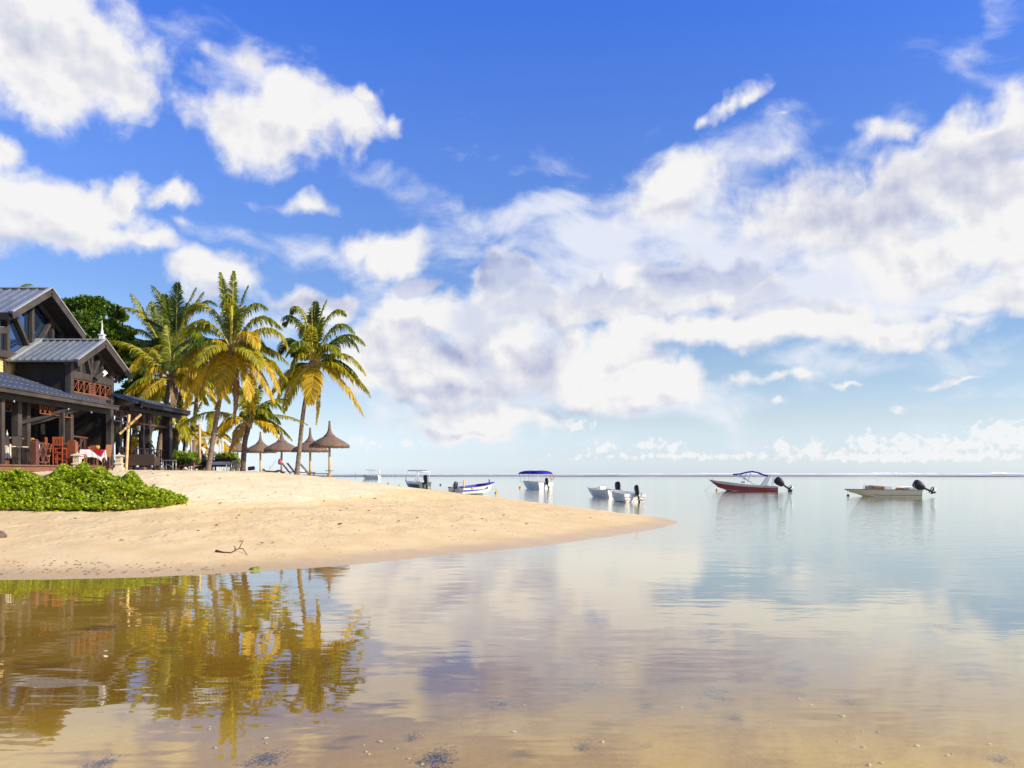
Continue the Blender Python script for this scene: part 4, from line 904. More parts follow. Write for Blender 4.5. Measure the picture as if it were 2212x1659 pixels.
# ================================================================ beach furniture
THATCH = pmat('thatch', (.13, .085, .06), (.30, .21, .155), 9., .9, .15, (6, 6, .7), bump=.03, lo=.25, hi=.75)
POLE = pmat('peeled_pole', (.50, .36, .19), (.62, .47, .27), 5., .6, .3, (1, 1, .4))
WICK = pmat('dark_brown_wicker', (.035, .022, .018), (.065, .042, .034), 30., .6, .4, (1, 1, 3), bump=.004)
CUSH = pmat('white_cushion', (.72, .70, .66), (.82, .80, .76), 4., .8, .2)
GREYW = pmat('grey_lounger_slats', (.10, .085, .07), (.19, .16, .13), 6., .6, .3, (1, 8, 1))
STEEL = mat('dull_steel_tube', (.42, .42, .42), .4, .5, .6)
BLACK = mat('matt_black', (.012, .012, .014), .5, .4)
def umbrella(px, pyb, D, rim_y, tray=None, label='', lean=0., sc=1.):
    b0 = W(px, pyb, D); b0.z = min(b0.z, gz(b0.x, b0.y) + .03)
    zr = EYE + (1539 - rim_y) * D / F - b0.z
    t = thing('thatched_umbrella', label, 'beach umbrella', tuple(b0), rs_.uniform(0, 6), 'thatched beach umbrellas')
    b = B(); b.tube([(0, 0, -.3), (0, 0, zr + .3)], [.075, .065], 10); b.build('pole', POLE, t, True)
    rg = random.Random(int(px)); wv = [rg.uniform(.93, 1.045) for _ in range(80)]; sag = rg.uniform(0, 6)
    prof = [(.10, -.02), (.55, -.06), (1.05, -.085), (1.15, -.03), (1.145, .03), (1.07, .12), (.93, .22), (.69, .37), (.45, .50), (.33, .565), (.34, .60), (.27, .65), (.175, .76), (.115, .90), (.08, 1.08), (.062, 1.3), (.06, 1.46), (.03, 1.475)]
    b = B(); b.lathe([(r * sc, zr + z * sc) for r, z in prof[2:]], 40, (0, 0, 0), wob=lambda i, j: wv[(j * 2 + (i % 2)) % 80] if i < 3 else 1 + (wv[j * 2] - 1) * .55 + .02 * math.sin(j * .3 + sag), cap=False)
    o = b.build('thatch_canopy', THATCH, t, 60)
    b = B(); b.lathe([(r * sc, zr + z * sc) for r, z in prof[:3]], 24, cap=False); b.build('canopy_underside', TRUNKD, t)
    b = B()                                   # ragged fringe of straw ends
    for i in range(420):
        a = rg.uniform(0, 6.283); r = 1.13 * sc; l = rg.uniform(.02, .13)
        b.bar((r * math.cos(a), r * math.sin(a), zr + .02), ((r + .02) * math.cos(a), (r + .02) * math.sin(a), zr - l), .016, .012)
    b.build('straw_fringe', THATCH, o)
    if tray:
        b = B(); b.lathe([(.06, tray), (.25, tray), (.25, tray + .035), (.06, tray + .035)], 18, cap=False); b.build('tray', GREYW, t)
    return t
for a in ((1073, 1551, 50., 1452, .38, 'largest thatched umbrella, rightmost of the row, with a small round tray on its pole'),
          (1010, 1534, 54.7, 1467, .22, 'thatched umbrella just right of the rightmost palm trunk, half behind the largest umbrella'),
          (917, 1530, 57., 1466, None, 'thatched umbrella with a pink bag hanging on its pole, left of the rightmost palm trunk'),
          (848, 1524, 63., 1470, None, 'thatched umbrella behind the sunbather lying on the sand, right of the short dark palm trunk'),
          (774, 1522, 72., 1467, None, 'smallest thatched umbrella, just left of the short dark palm trunk'),
          (655, 1524, 64., 1478, None, 'thatched umbrella behind the waitress and the white pergola')): umbrella(*a[:5], label=a[5])
def lounger(px, D, rz, lab, back=52, z=None, m=GREYW):
    x, y = X_at(px, D), D; t = thing('sun_lounger', lab, 'sun lounger', (x, y, z if z is not None else gz(x, y)), rz, 'sun loungers on the sand')
    b = B(); b.box(-.1, -.3, .13, 1.25, .3, .18); b.build('seat', m, t)
    c, s = math.cos(R(back)), math.sin(R(back)); b = B(); b.bar((-.08, 0, .17), (-.08 - .75 * c, 0, .17 + .75 * s), .6, .045); b.build('backrest', m, t)
    for xx in (0, 1.15):
        for yy in (-.26, .26): b = B(); b.box(xx - .025, yy - .025, -.05, xx + .025, yy + .025, .13); b.build('leg', m, t)
    return t
lounger(945, 56.5, R(5), 'grey slatted sun lounger beside the pole of the umbrella with the pink bag')
lounger(963, 55.5, R(5), 'grey slatted sun lounger partly hidden by the rightmost palm trunk')
lounger(1008, 52.5, R(3), 'low grey sun lounger between the rightmost palm trunk and the umbrella with a tray', back=50)
def sofa(px, D, w, lab, rz, cushions=True, h=.72, d=.7):
    x, y = X_at(px, D), D; t = thing('wicker_sofa', lab, 'sofa', (x, y, gz(x, y) - .01), rz, 'dark wicker sofas on the sand')
    b = B(); b.box(-w / 2, -d / 2, .24, w / 2, d / 2, .33); b.build('seat', WICK, t)
    b = B(); b.box(-w / 2, d / 2 - .07, .33, w / 2, d / 2, h); b.build('backrest', WICK, t)
    for s_ in (-1, 1): b = B(); b.box(s_ * w / 2 - (.07 if s_ > 0 else 0), -d / 2, .33, s_ * w / 2 + (.07 if s_ < 0 else 0), d / 2 - .072, h - .1); b.build('armrest', WICK, t)
    for sx_ in (-1, 1):
        for sy in (-1, 1): b = B(); b.box(sx_ * (w / 2 - .04) - .035, sy * (d / 2 - .04) - .035, -.04, sx_ * (w / 2 - .04) + .035, sy * (d / 2 - .04) + .035, .24); b.build('leg', WICK, t)
    if cushions:
        b = B(); b.box(-w / 2 + .08, -d / 2, .335, w / 2 - .08, d / 2 - .08, .52); b.build('cushion', CUSH, t, False, .03)
    return t
sofa(468, 40.0, 1.24, 'dark wicker sofa standing with its back to the sea in front of the far veranda', R(180 + 2), False, .76)
sofa(727, 47.5, 1.28, 'dark wicker sofa with a white seat cushion right of the leaning central palm trunk', R(-6))
sofa(668, 50.5, .62, 'small dark wicker armchair just left of the central palm trunk', R(170), False, .62, .55)
def tube_table(px, D, w, h, d, lab, m=GREYW, n=4):
    x, y = X_at(px, D), D; t = thing('side_table', lab, 'table', (x, y, gz(x, y)), 0, 'small side tables on the sand')
    b = B(); b.box(-w / 2, -d / 2, h - .035, w / 2, d / 2, h); b.build('table_top', m, t)
    for sx_ in (-1, 1):
        for sy in (-1, 1): b = B(); b.tube([(sx_ * (w / 2 - .03), sy * (d / 2 - .03), -.04), (sx_ * (w / 2 - .03), sy * (d / 2 - .03), h - .035)], .018, 8); b.build('leg', STEEL, t, True)
    b = B(); b.tube([(-w / 2 + .04, -d / 2 + .03, .16), (0, -d / 2 + .03, .3), (w / 2 - .04, -d / 2 + .03, .16)], .01, 6); b.build('stretcher', STEEL, t, True)
tube_table(552, 39.6, .52, .50, .42, 'low side table with steel legs beside the wicker sofa in front of the veranda')
tube_table(748, 46.2, .32, .46, .32, 'slim steel table directly in front of the white-cushioned sofa')
tube_table(771, 47.0, .34, .47, .34, 'slim steel table at the right end of the white-cushioned sofa, by the dark palm trunk')
# white pergola
pg = thing('pergola', 'slender white pergola frame with curved brackets behind the central palm', 'pergola', (X_at(665, 54), 54, gz(X_at(665, 54), 54)))
po = pg.location
cs = [(X_at(607, 52), 52), (X_at(724, 52), 52), (X_at(672, 56), 56), (X_at(612, 56.5), 56.5)]
cs = [(607, 52.), (724, 52.), (716, 54.8), (622, 54.8)]
cs = [(X_at(p, d_) - po.x, d_ - po.y) for p, d_ in cs]; zt = 2.0
for x, y in cs: b = B(); b.box(x - .05, y - .05, -.1, x + .05, y + .05, zt); b.build('post', WHITE, pg)
for i in range(4):
    (x0, y0), (x1, y1) = cs[i], cs[(i + 1) % 4]; b = B(); b.bar((x0, y0, zt + .04), (x1, y1, zt + .04), .07, .08); b.build('beam', WHITE, pg)
for i in (0, 1):
    (x0, y0), (x1, y1) = cs[i], cs[1 - i]; d_ = 1 if x1 > x0 else -1
    b = B(); b.tube([(x0 + d_ * .05, y0, zt - .38), (x0 + d_ * .10, y0, zt - .2), (x0 + d_ * .22, y0, zt - .06), (x0 + d_ * .38, y0, zt)], .022, 6); b.build('bracket', WHITE, pg, True)
for i, (px, h0) in enumerate(((661, .9), (668, .2), (664, .2), (610, .75), (720, .85))):
    b = B(); x = X_at(px, 53) - po.x; b.box(x - .025, -1.03, -.1, x + .025, -.98, h0); b.build('picket', WHITE, pg)
# bamboo cross post
bt = thing('bamboo_post', 'leaning bamboo pole with a slanted bamboo crosspiece lashed to it, before the veranda', 'bamboo post', tuple(W(410, 1534, 38.5)))
BAM = pmat('bamboo', (.62, .38, .14), (.76, .53, .24), 6., .45, .4, (1, 1, .3))
def bamboo(name, p, q, r, n):
    b = B(); pts = []; rr = []
    p, q = Vector(p), Vector(q)
    for i in range(n):
        for t_, k in ((0, 1.), (.04, 1.14), (.08, 1.)): pts.append(p.lerp(q, (i + t_) / n)); rr.append(r * k)
    pts.append(q); rr.append(r); b.tube(pts, rr, 10); return b.build(name, BAM, bt, 50)
o_ = Vector(bt.location)
bamboo('pole', (0, 0, -.2), W(420, 1349, 38.5) - o_, .062, 7)
bamboo('crosspiece', W(390, 1412, 38.4) - o_, W(459, 1349, 38.4) - o_, .055, 4)
b = B(); c_ = W(416, 1387, 38.44) - o_; b.lathe([(.08, -.11), (.095, -.06), (.095, .06), (.08, .11)], 12, c_); b.build('lashing', RACHB, bt, True)
# red hanging lantern on the veranda post
lp = W(452, 1405, 44.6)
ln = thing('red_lantern', 'red lantern with white glass hanging on the far veranda post', 'lantern', tuple(lp))
REDP = mat('red_enamel', (.55, .02, .02), .35, .5)
b = B(); b.lathe([(.05, -.0), (.10, .0), (.105, .03), (.06, .05)], 6, (0, 0, 0)); b.build('base', REDP, ln)
b = B(); b.lathe([(.075, .05), (.115, .30)], 6, (0, 0, 0)); b.build('glass', WHITE, ln)
b = B(); b.lathe([(.135, .30), (.12, .33), (.05, .42), (.025, .47), (.012, .52)], 6, (0, 0, 0)); b.build('cap', REDP, ln)
b = B(); b.bar((.0, 0, .50), (.16, .35, .56), .02, .02); b.build('bracket', BLACK, ln)
# pierced stone lanterns
STONE = pmat('cream_cast_stone', (.60, .53, .40), (.72, .65, .51), 9., .8, .2)
def stone_lantern(px, pyb, D, lab):
    p = W(px, pyb, D); t = thing('garden_lantern', lab, 'garden lantern', tuple(p), R(8), 'cream stone lanterns beside the deck'); 
    def sq(b, w, z0, z1): b.box(-w / 2, -w / 2, z0, w / 2, w / 2, z1)
    b = B(); sq(b, .40, -.1, .05); sq(b, .34, .05, .09); sq(b, .27, .09, .24); sq(b, .36, .24, .28); b.build('pedestal', STONE, t)
    b = B(); sq(b, .26, .28, .60); bd = b.build('light_box', STONE, t)
    b = B()
    for f_ in range(2):
        for i in range(3):
            for j in range(4):
                u, v_ = (i - 1) * .065 + (.03 if j % 2 else 0) - .015, .34 + j * .065
                if f_ == 0: b.box(u - .015, -.1335, v_, u + .015, -.1302, v_ + .03)
                else: b.box(.1302, u - .015, v_, .1335, u + .015, v_ + .03)
    b.build('pierced_openings', BLACK, bd)
    b = B(); sq(b, .40, .60, .63); b.add([(-.2, -.2, .63), (.2, -.2, .63), (.2, .2, .63), (-.2, .2, .63), (0, 0, .71)], [(0, 1, 4), (1, 2, 4), (2, 3, 4), (3, 0, 4)]); b.lathe([(.035, .69), (.04, .73), (.01, .77)], 8); b.build('cap', STONE, t)
stone_lantern(388, 1528, 39.2, 'cream pierced stone lantern at the deck corner beside the bamboo pole')
stone_lantern(252, 1530, 35.9, 'cream pierced stone lantern half behind the shrub, before the dining table')

# ================================================================ bar and dining furniture on the deck
MESHF = pmat('grey_sling_fabric', (.13, .12, .105), (.20, .185, .165), 40., .7, .3)
PALEW = pmat('pale_stool_seat', (.62, .52, .36), (.72, .62, .46), 6., .5)
def stool(px, D, lab):
    x = X_at(px, D); t = thing('bar_stool', lab, 'bar stool', (x, D, ZF), R(rs_.uniform(-4, 4)), 'sling-backed bar stools at the bar')
    b = B(); b.box(-.20, -.2, .70, .20, .22, .735); b.build('seat', PALEW, t, False, .01)
    b = B(); b.bar((0, -.20, .74), (0, -.25, 1.12), .36, .02); b.build('backrest', MESHF, t)
    b = B(); b.tube([(-.19, -.19, .72), (-.20, -.25, 1.14), (.20, -.25, 1.14), (.19, -.19, .72)], .014, 6); b.build('back_frame', BLACK, t, True)
    for sx_ in (-1, 1):
        for sy in (-1, 1): b = B(); b.tube([(sx_ * .18, sy * .18, .70), (sx_ * .22, sy * .22, 0)], .012, 6); b.build('leg', BLACK, t, True)
    b = B(); b.tube([(-.205, -.205, .24), (.205, -.205, .24), (.205, .205, .24), (-.205, .205, .24), (-.205, -.205, .24)], .009, 6); b.build('foot_ring', BLACK, t, True)
stool(-3, 32.6, 'leftmost sling-backed bar stool, cut by the photo edge'); stool(24, 33.0, 'middle sling-backed bar stool at the tiled bar'); stool(66, 33.6, 'sling-backed bar stool nearest the grey veranda posts')
CHW = pmat('red_mahogany', (.30, .055, .02), (.44, .10, .03), 6., .4, .5)
def high_chair(px, D, lab, rz, m=CHW):
    x = X_at(px, D); t = thing('high_chair', lab, 'chair', (x, D, ZF), rz, 'slat-backed high bar chairs')
    b = B(); b.box(-.19, -.19, .70, .19, .19, .74); b.build('seat', m, t)
    for sx_ in (-1, 1):
        b = B(); b.bar((sx_ * .185, -.19, 0), (sx_ * .185, -.20, 1.19), .04, .04, up=(0, 1, 0)); b.build('leg', m, t)
        b = B(); b.bar((sx_ * .185, .19, 0), (sx_ * .185, .18, .72), .04, .04, up=(0, 1, 0)); b.build('leg', m, t)
    b = B(); b.box(-.165, -.215, 1.10, .165, -.185, 1.19); b.box(-.165, -.21, .82, .165, -.185, .87)
    for i in range(5): xx = -.12 + i * .06; b.box(xx - .014, -.208, .87, xx + .014, -.19, 1.10)
    b.build('backrest', m, t)
    b = B()
    for zz in (.28, .52): b.box(-.165, -.205, zz, .165, -.18, zz + .04); b.box(-.165, .17, zz - .06, .165, .195, zz - .02)
    b.build('stretcher', m, t)
high_chair(168, 36.0, 'red wooden high chair seen from the side behind the dark X railing', R(-70)); high_chair(195, 35.6, 'red wooden slat-backed high chair left of the brown newel panel', R(4))
WCK2 = pmat('brown_woven_chair', (.20, .09, .04), (.34, .17, .08), 30., .6, .3)
def dining_chair(px, D, lab, rz, m=WCK2):
    x = X_at(px, D); t = thing('dining_chair', lab, 'chair', (x, D, ZF), rz, 'woven dining chairs')
    b = B(); b.box(-.23, -.22, .42, .23, .22, .47); b.build('seat', m, t)
    b = B(); b.box(-.20, -.19, .47, .20, .20, .52); b.build('seat_cushion', REDP, t, False, .015)
    b = B(); b.bar((0, -.22, .45), (0, -.31, 1.0), .44, .045); b.build('backrest', m, t, False, .01)
    for sx_ in (-1, 1):
        for sy in (-1, 1): b = B(); b.box(sx_ * .20 - .02, sy * .19 - .02, 0, sx_ * .20 + .02, sy * .19 + .02, .42); b.build('leg', m, t)
dining_chair(263, 37.6, 'tall brown woven chair with red seat pad left of the white-clothed table', R(-75))
dining_chair(298, 40.3, 'woven chair on the far side of the white-clothed table', R(180)); dining_chair(336, 39.6, 'woven chair at the right of the white-clothed table', R(80)); dining_chair(137, 38.4, 'woven chair beside the red-clothed bar table', R(160))
CLO = pmat('white_tablecloth', (.74, .74, .77), (.82, .82, .84), 3., .85, .2); RCLO = mat('crimson_overcloth', (.32, .01, .02), .8, .2)
def cloth_table(px, D, lab, w=.86, h=.74, rz=0, red=True):
    x = X_at(px, D); t = thing('dining_table', lab, 'dining table', (x, D, ZF), rz, 'clothed dining tables on the veranda')
    b = B(); b.box(-w / 2 + .02, -w / 2 + .02, h - .04, w / 2 - .02, w / 2 - .02, h - .005); b.build('table_top', DECK, t)
    b = B(); b.lathe([(.05, .04), (.05, h - .04)], 10); b.bar((-.28, 0, .03), (.28, 0, .03), .06, .06); b.bar((0, -.28, .035), (0, .28, .035), .06, .055); b.build('pedestal', DECK, t)
    n = 96; vs = []; fs = []; per = []
    for i in range(n):
        u = i / n * 4; k = int(u); f = u - k; a = w / 2
        q_ = [(-a + 2 * a * f, -a), (a, -a + 2 * a * f), (a - 2 * a * f, a), (-a, a - 2 * a * f)][k]; per.append((Vector((*q_, 0)), abs(f - .5) * 2))
    rows = 5
    for r in range(rows):
        for i, (p, cn) in enumerate(per):
            dr = r / (rows - 1); fl = 1 + dr * (.05 + .10 * cn ** 4) + dr * .025 * math.sin(i * .9) ; vs.append((p.x * fl, p.y * fl, h + .003 - dr * (.34 + .22 * cn ** 3)))
    for r in range(rows - 1):
        for i in range(n): a, c = r * n + i, r * n + (i + 1) % n; fs.append((a, c, c + n, a + n))
    fs.append(tuple(range(n))); b = B(); b.add(vs, fs); tc_ = b.build('tablecloth', CLO, None, 60)
    tc_.location = (x, D, ZF); tc_.rotation_euler.z = rz; tc_['label'] = ('white cloth over the ' + lab.split(',')[0]).replace('white-clothed ', '')[:90]; tc_['category'] = 'tablecloth'; tc_['group'] = 'white tablecloths'
    if red:
        b = B(); a = w / 2 + .012; zz = h + .009
        b.add([(.02, -a, zz), (a, -a, zz), (a, a, zz), (-.1, .25, zz)], [(0, 1, 2, 3)]); b.add([(.02, -a - .006, zz), (a, -a - .006, zz), (a + .02, -a - .03, zz - .36)], [(2, 1, 0)]); b.add([(a + .01, -a, zz), (a + .01, .2, zz), (a + .035, -a - .02, zz - .36)], [(0, 2, 1)])
        rc = b.build('red_overcloth', RCLO, None); rc.location = (x, D, ZF); rc.rotation_euler.z = rz
        md = rc.modifiers.new('t', 'SOLIDIFY'); md.thickness = .004
        rc['label'] = 'crimson overcloth laid askew on the ' + ('table by the main post' if px > 250 and px < 350 else 'table behind the far railing' if px > 350 else 'bar table'); rc['category'] = 'tablecloth'; rc['group'] = 'crimson overcloths'
cloth_table(303, 38.6, 'square table by the main post, its pedestal showing below the cloth', .86, .74, R(12))
cloth_table(409, 44.6, 'square table behind the far veranda railing', .8, .74, R(20))
cloth_table(106, 36.4, 'small table beside the bar end', .42, .98, R(10))
for px, D, h, lab in ((317, 38.6, .75, 'round orange bowl lamp on the dining table by the main post'), (104.5, 36.4, .99, 'round orange bowl lamp on the small table beside the bar')):
    o = B().lathe([(.03, 0), (.09, .03), (.115, .10), (.09, .17), (.04, .19)], 14).build('bowl_lamp', COCO_O, None, True); o.location = (X_at(px, D), D, ZF + h + .005); o['label'] = lab; o['category'] = 'lamp'; o['group'] = 'orange bowl lamps'
o = B().lathe([(.02, 0), (.05, .01), (.055, .09), (.045, .12)], 12).build('candle_glass', REDP, None, True); o.location = (X_at(289, 38.5), 38.5, ZF + .75); o['label'] = 'small red candle glass on the dining table by the main post'; o['category'] = 'candle'
GLW = mat('bottle_glass_pale', (.55, .60, .52), .15, .6); 
for i, (px, h, m2, lab) in enumerate(((23, .26, COCO_O, 'bottle with an orange cap on the bar counter'), (60.5, .30, COCO_G, 'tall clear bottle with a green and yellow top on the bar counter'), (1, .12, WHITE, 'small white pot at the left end of the bar counter'), (5, .11, WHITE, 'small white cup beside the pot on the bar counter'), (9.5, .11, STEEL, 'small steel shaker on the bar counter'))):
    D = 34.6 if px > 50 else 33.75; t = thing('bottle' if h > .2 else 'pot', lab, 'bottle' if h > .2 else 'pot', (X_at(px, D), D, ZF + 1.125), 0)
    if h > .2:
        b = B(); b.lathe([(.04, 0), (.042, h * .5), (.03, h * .62), (.014, h * .72), (.014, h * .85)], 12); b.build('glass', GLW, t, True)
        b = B(); b.lathe([(.017, h * .85), (.019, h), (.006, h + .01)], 10); b.build('cap', m2, t, True)
    else: b = B(); b.lathe([(.02, 0), (.03, .01), (.034, h * .8), (.02, h)], 12); b.build('body', m2, t, True)
# hanging ends on the umbrella pole, litter and small beach things
pb_ = W(911, 1513, 56.8); t = thing('beach_bag', 'pink cloth bag hanging from an umbrella pole', 'bag', tuple(pb_))
b = B(); b.lathe([(.02, 0), (.11, .05), (.13, .2), (.09, .34), (.02, .40)], 12, wob=lambda i, j: .8 + .2 * math.cos(j)); b.build('bag_body', mat('pink_cloth', (.62, .10, .16), .8, .2), t, True)
b = B(); b.tube([(0, 0, .38), (.05, .05, .60), (.13, .15, .78)], .012, 6); b.build('strap', REDP, t, True)
x, y = X_at(922, 60), 60.; t = thing('paddle_board', 'white paddle board lying on the sand behind an umbrella pole', 'paddle board', (x, y, gz(x, y) + .02))
t.location.z = EYE + (1539 - 1533) * y / F - .05
b = B(); n = 24; vs = []
for zz, k in ((0, .8), (.06, 1), (.12, .8)): vs += [(1.5 * math.cos(2 * math.pi * i / n) * (k * .03 + .97), .36 * math.sin(2 * math.pi * i / n) * k, zz) for i in range(n)]
b.add(vs, [(r * n + i, r * n + (i + 1) % n, (r + 1) * n + (i + 1) % n, (r + 1) * n + i) for r in range(2) for i in range(n)] + [tuple(reversed(range(n))), tuple(2 * n + i for i in range(n))]); b.build('board', WHITE, t, 40)
b = B(); b.box(-.02, -.02, -.1, .02, .02, .0); b.build('fin', BLACK, t)
x, y = X_at(818, 58), 58.; t = thing('backpack', 'brown cloth backpack lying on the crest of the sand near a sunbather', 'bag', (x, y, EYE + (1539 - 1527) * y / F - .08), R(20))
b = B(); b.bar((-.22, 0, .10), (.24, 0, .16), .28, .26); b.build('bag_body', pmat('brown_canvas', (.16, .05, .04), (.26, .09, .07), 5.), t, False, .06)
b = B(); b.bar((.0, -.15, .05), (.18, -.16, .14), .10, .04); b.build('pocket', RED, t, False, .02)
wp = thing('wooden_pole', 'slender bare wooden pole standing in front of the waitress', 'pole', (X_at(651, 50.8), 50.8, gz(X_at(651, 50.8), 50.8)))
b = B(); q0 = Vector(wp.location); b.tube([(0, 0, -.2), W(650, 1450, 50.8) - q0, W(650, 1380, 50.8) - q0], [.11, .085, .075], 10); b.build('shaft', POLE, wp, True)
t = thing('fishing_rod', 'thin dark rod stuck slanting in the sand beside a sunbather', 'rod', tuple(W(876, 1524, 57.5))); q0 = Vector(t.location)
b = B(); b.tube([(0, 0, -.1), W(899, 1499, 57.5) - q0], [.012, .006], 5); b.build('shaft', BLACK, t, True)
b = B(); b.lathe([(.02, 0), (.03, .02), (.02, .04)], 8, (.05, 0, .08)); b.build('reel', STEEL, t, True)

# ================================================================ people
SKIN = pmat('tanned_skin', (.42, .20, .11), (.50, .26, .15), 6., .5, .4); SKIND = pmat('dark_skin', (.12, .055, .032), (.16, .075, .045), 6., .45, .4)
HAIR = mat('dark_hair', (.012, .009, .008), .45, .5)
SHIRT = pmat('white_shirt', (.66, .68, .76), (.76, .78, .84), 5., .8, .2); SKIRT = mat('black_skirt', (.008, .008, .010), .8, .2); GREYS = mat('grey_waistband', (.10, .11, .14), .8)
def hand(j, bones, wrist, w, d, spread, tag_, k=1.):
    """palm and five bent fingers continuing a wrist joint"""
    w, d, spread = Vector(w), Vector(d).normalized(), Vector(spread).normalized()
    pn = d.cross(spread).normalized(); p = w + d * .07
    j[tag_ + 'palm'] = (*p, .032, .014); bones.append((wrist, tag_ + 'palm'))
    for i, (o_, L) in enumerate(((-.030, .070), (-.010, .080), (.010, .075), (.030, .060))):
        a = p + spread * o_ + d * .03; m_ = a + d * L * .5 - pn * .008; e = m_ + d * L * .42 - pn * .028
        for n_, q_, r in (('a', a, .0085), ('b', m_, .008), ('c', e, .0065)): j[f'{tag_}f{i}{n_}'] = (*q_, r)
        bones += [(tag_ + 'palm', f'{tag_}f{i}a'), (f'{tag_}f{i}a', f'{tag_}f{i}b'), (f'{tag_}f{i}b', f'{tag_}f{i}c')]
    a = w + d * .035 - spread * .035; e = a + d * .03 - spread * .028 - pn * .012
    j[tag_ + 't1'] = (*a, .010); j[tag_ + 't2'] = (*e, .008); bones += [(wrist, tag_ + 't1'), (tag_ + 't1', tag_ + 't2')]
def face(j, bones, head, c, fw, up, r):
    """skull with brow, nose, chin and ears"""
    c, fw, up = Vector(c), Vector(fw).normalized(), Vector(up).normalized(); s = fw.cross(up)
    j['crown'] = (*(c + up * r * .75 - fw * .01), r * .62); j['brow'] = (*(c + fw * r * .55 + up * r * .25), r * .42); j['nose'] = (*(c + fw * r * 1.12 - up * r * .12), r * .13)
    j['chin'] = (*(c + fw * r * .72 - up * r * .85), r * .28)
    bones += [(head, 'crown'), (head, 'brow'), ('brow', 'nose'), (head, 'chin')]
    for q_, n_ in ((-1, 'earl'), (1, 'earr')): j[n_] = (*(c + s * q_ * r * 1.0 - fw * .01), r * .14); bones.append((head, n_))
def eyes(parent, c, fw, up, r):
    c, fw, up = Vector(c), Vector(fw).normalized(), Vector(up).normalized(); s = fw.cross(up)
    for q_ in (-1, 1): B().lathe([(.002, -.008), (.009, -.004), (.011, 0), (.009, .004), (.002, .008)], 8, c + fw * r * .92 + s * q_ * r * .36 + up * r * .05).build('eye', BLACK, parent, True)
    b = B(); b.tube([c + fw * r * .98 - up * r * .5 - s * r * .25, c + fw * r * 1.03 - up * r * .5, c + fw * r * .98 - up * r * .5 + s * r * .25], .007, 6); b.build('mouth', mat('lips', (.30, .08, .06), .5), parent, True)
# waitress, walking left, looking left and down
wb = W(660, 1527, 51.0); wb.z = gz(wb.x, wb.y)
wt_ = thing('person', 'waitress in white short-sleeved shirt and long black skirt looking left', 'person', tuple(wb))
j = {'pelvis': (.02, 0, .92, .125, .10), 'waist': (.03, 0, 1.05, .105, .085), 'chest': (.02, 0, 1.26, .125, .10), 'neckb': (.0, 0, 1.41, .06), 'neck': (-.02, 0, 1.46, .045), 'head': (-.045, 0, 1.56, .085, .075)}
bo = [('pelvis', 'waist'), ('waist', 'chest'), ('chest', 'neckb'), ('neckb', 'neck'), ('neck', 'head')]
for s_, n_ in ((-1, 'l'), (1, 'r')):
    j['sh' + n_] = (.03, s_ * .17, 1.37, .052); j['el' + n_] = (.03 + (.05 if s_ < 0 else .0), s_ * .23, 1.12, .038); wr_ = (-.12, s_ * .20, .97) if s_ < 0 else (-.10, s_ * .2, 1.0); j['wr' + n_] = (*wr_, .026)
    bo += [('chest', 'sh' + n_), ('sh' + n_, 'el' + n_), ('el' + n_, 'wr' + n_)]; hand(j, bo, 'wr' + n_, wr_, (-.8, 0, -.5), (0, 1, 0), 'h' + n_)
    j['hip' + n_] = (.02, s_ * .09, .84, .085); j['kn' + n_] = (-.03 + s_ * .08, s_ * .09, .47, .055); j['an' + n_] = (.02 + s_ * .15, s_ * .08, .09, .036); j['toe' + n_] = (-.14 + s_ * .15, s_ * .085, .03, .033)
    bo += [('pelvis', 'hip' + n_), ('hip' + n_, 'kn' + n_), ('kn' + n_, 'an' + n_), ('an' + n_, 'toe' + n_)]
face(j, bo, 'head', (-.045, 0, 1.56), (-1, 0, -.25), (-.1, 0, 1), .09)
body = smooth_skin('body', j, bo, SKIND, wt_); eyes(wt_, (-.045, 0, 1.56), (-1, 0, -.25), (-.1, 0, 1), .09)
j2 = {'a': (.02, 0, .98, .125, .115), 'b': (.03, 0, 1.1, .125, .105), 'c': (.02, 0, 1.27, .145, .125), 'd': (.0, 0, 1.39, .085, .08)}; b2 = [('a', 'b'), ('b', 'c'), ('c', 'd')]
for s_, n_ in ((-1, 'l'), (1, 'r')): j2['s' + n_] = (.03, s_ * .165, 1.36, .072); j2['e' + n_] = (.045, s_ * .215, 1.18, .062); b2 += [('c', 's' + n_), ('s' + n_, 'e' + n_)]
smooth_skin('shirt', j2, b2, SHIRT, wt_)
b = B(); rg_ = [(.150, 1.0), (.165, .90), (.19, .74), (.24, .45), (.30, .12)]; b.lathe(rg_, 28, (.0, 0, 0), wob=lambda i, k: 1 + .05 * i * math.sin(k * 1.3) + (.10 * i if 9 < k < 19 else 0), cap=False); b.build('skirt', SKIRT, wt_, True)
b = B(); b.lathe([(.142, 1.04), (.152, .99), (.150, .93)], 24, (.02, 0, 0), cap=False); b.build('waistband', GREYS, wt_, True)
j3 = {'a': (-.01, 0, 1.62, .085, .08), 'b': (.035, 0, 1.57, .07), 'c': (.085, 0, 1.53, .045)}; smooth_skin('hair', j3, [('a', 'b'), ('b', 'c')], HAIR, wt_)
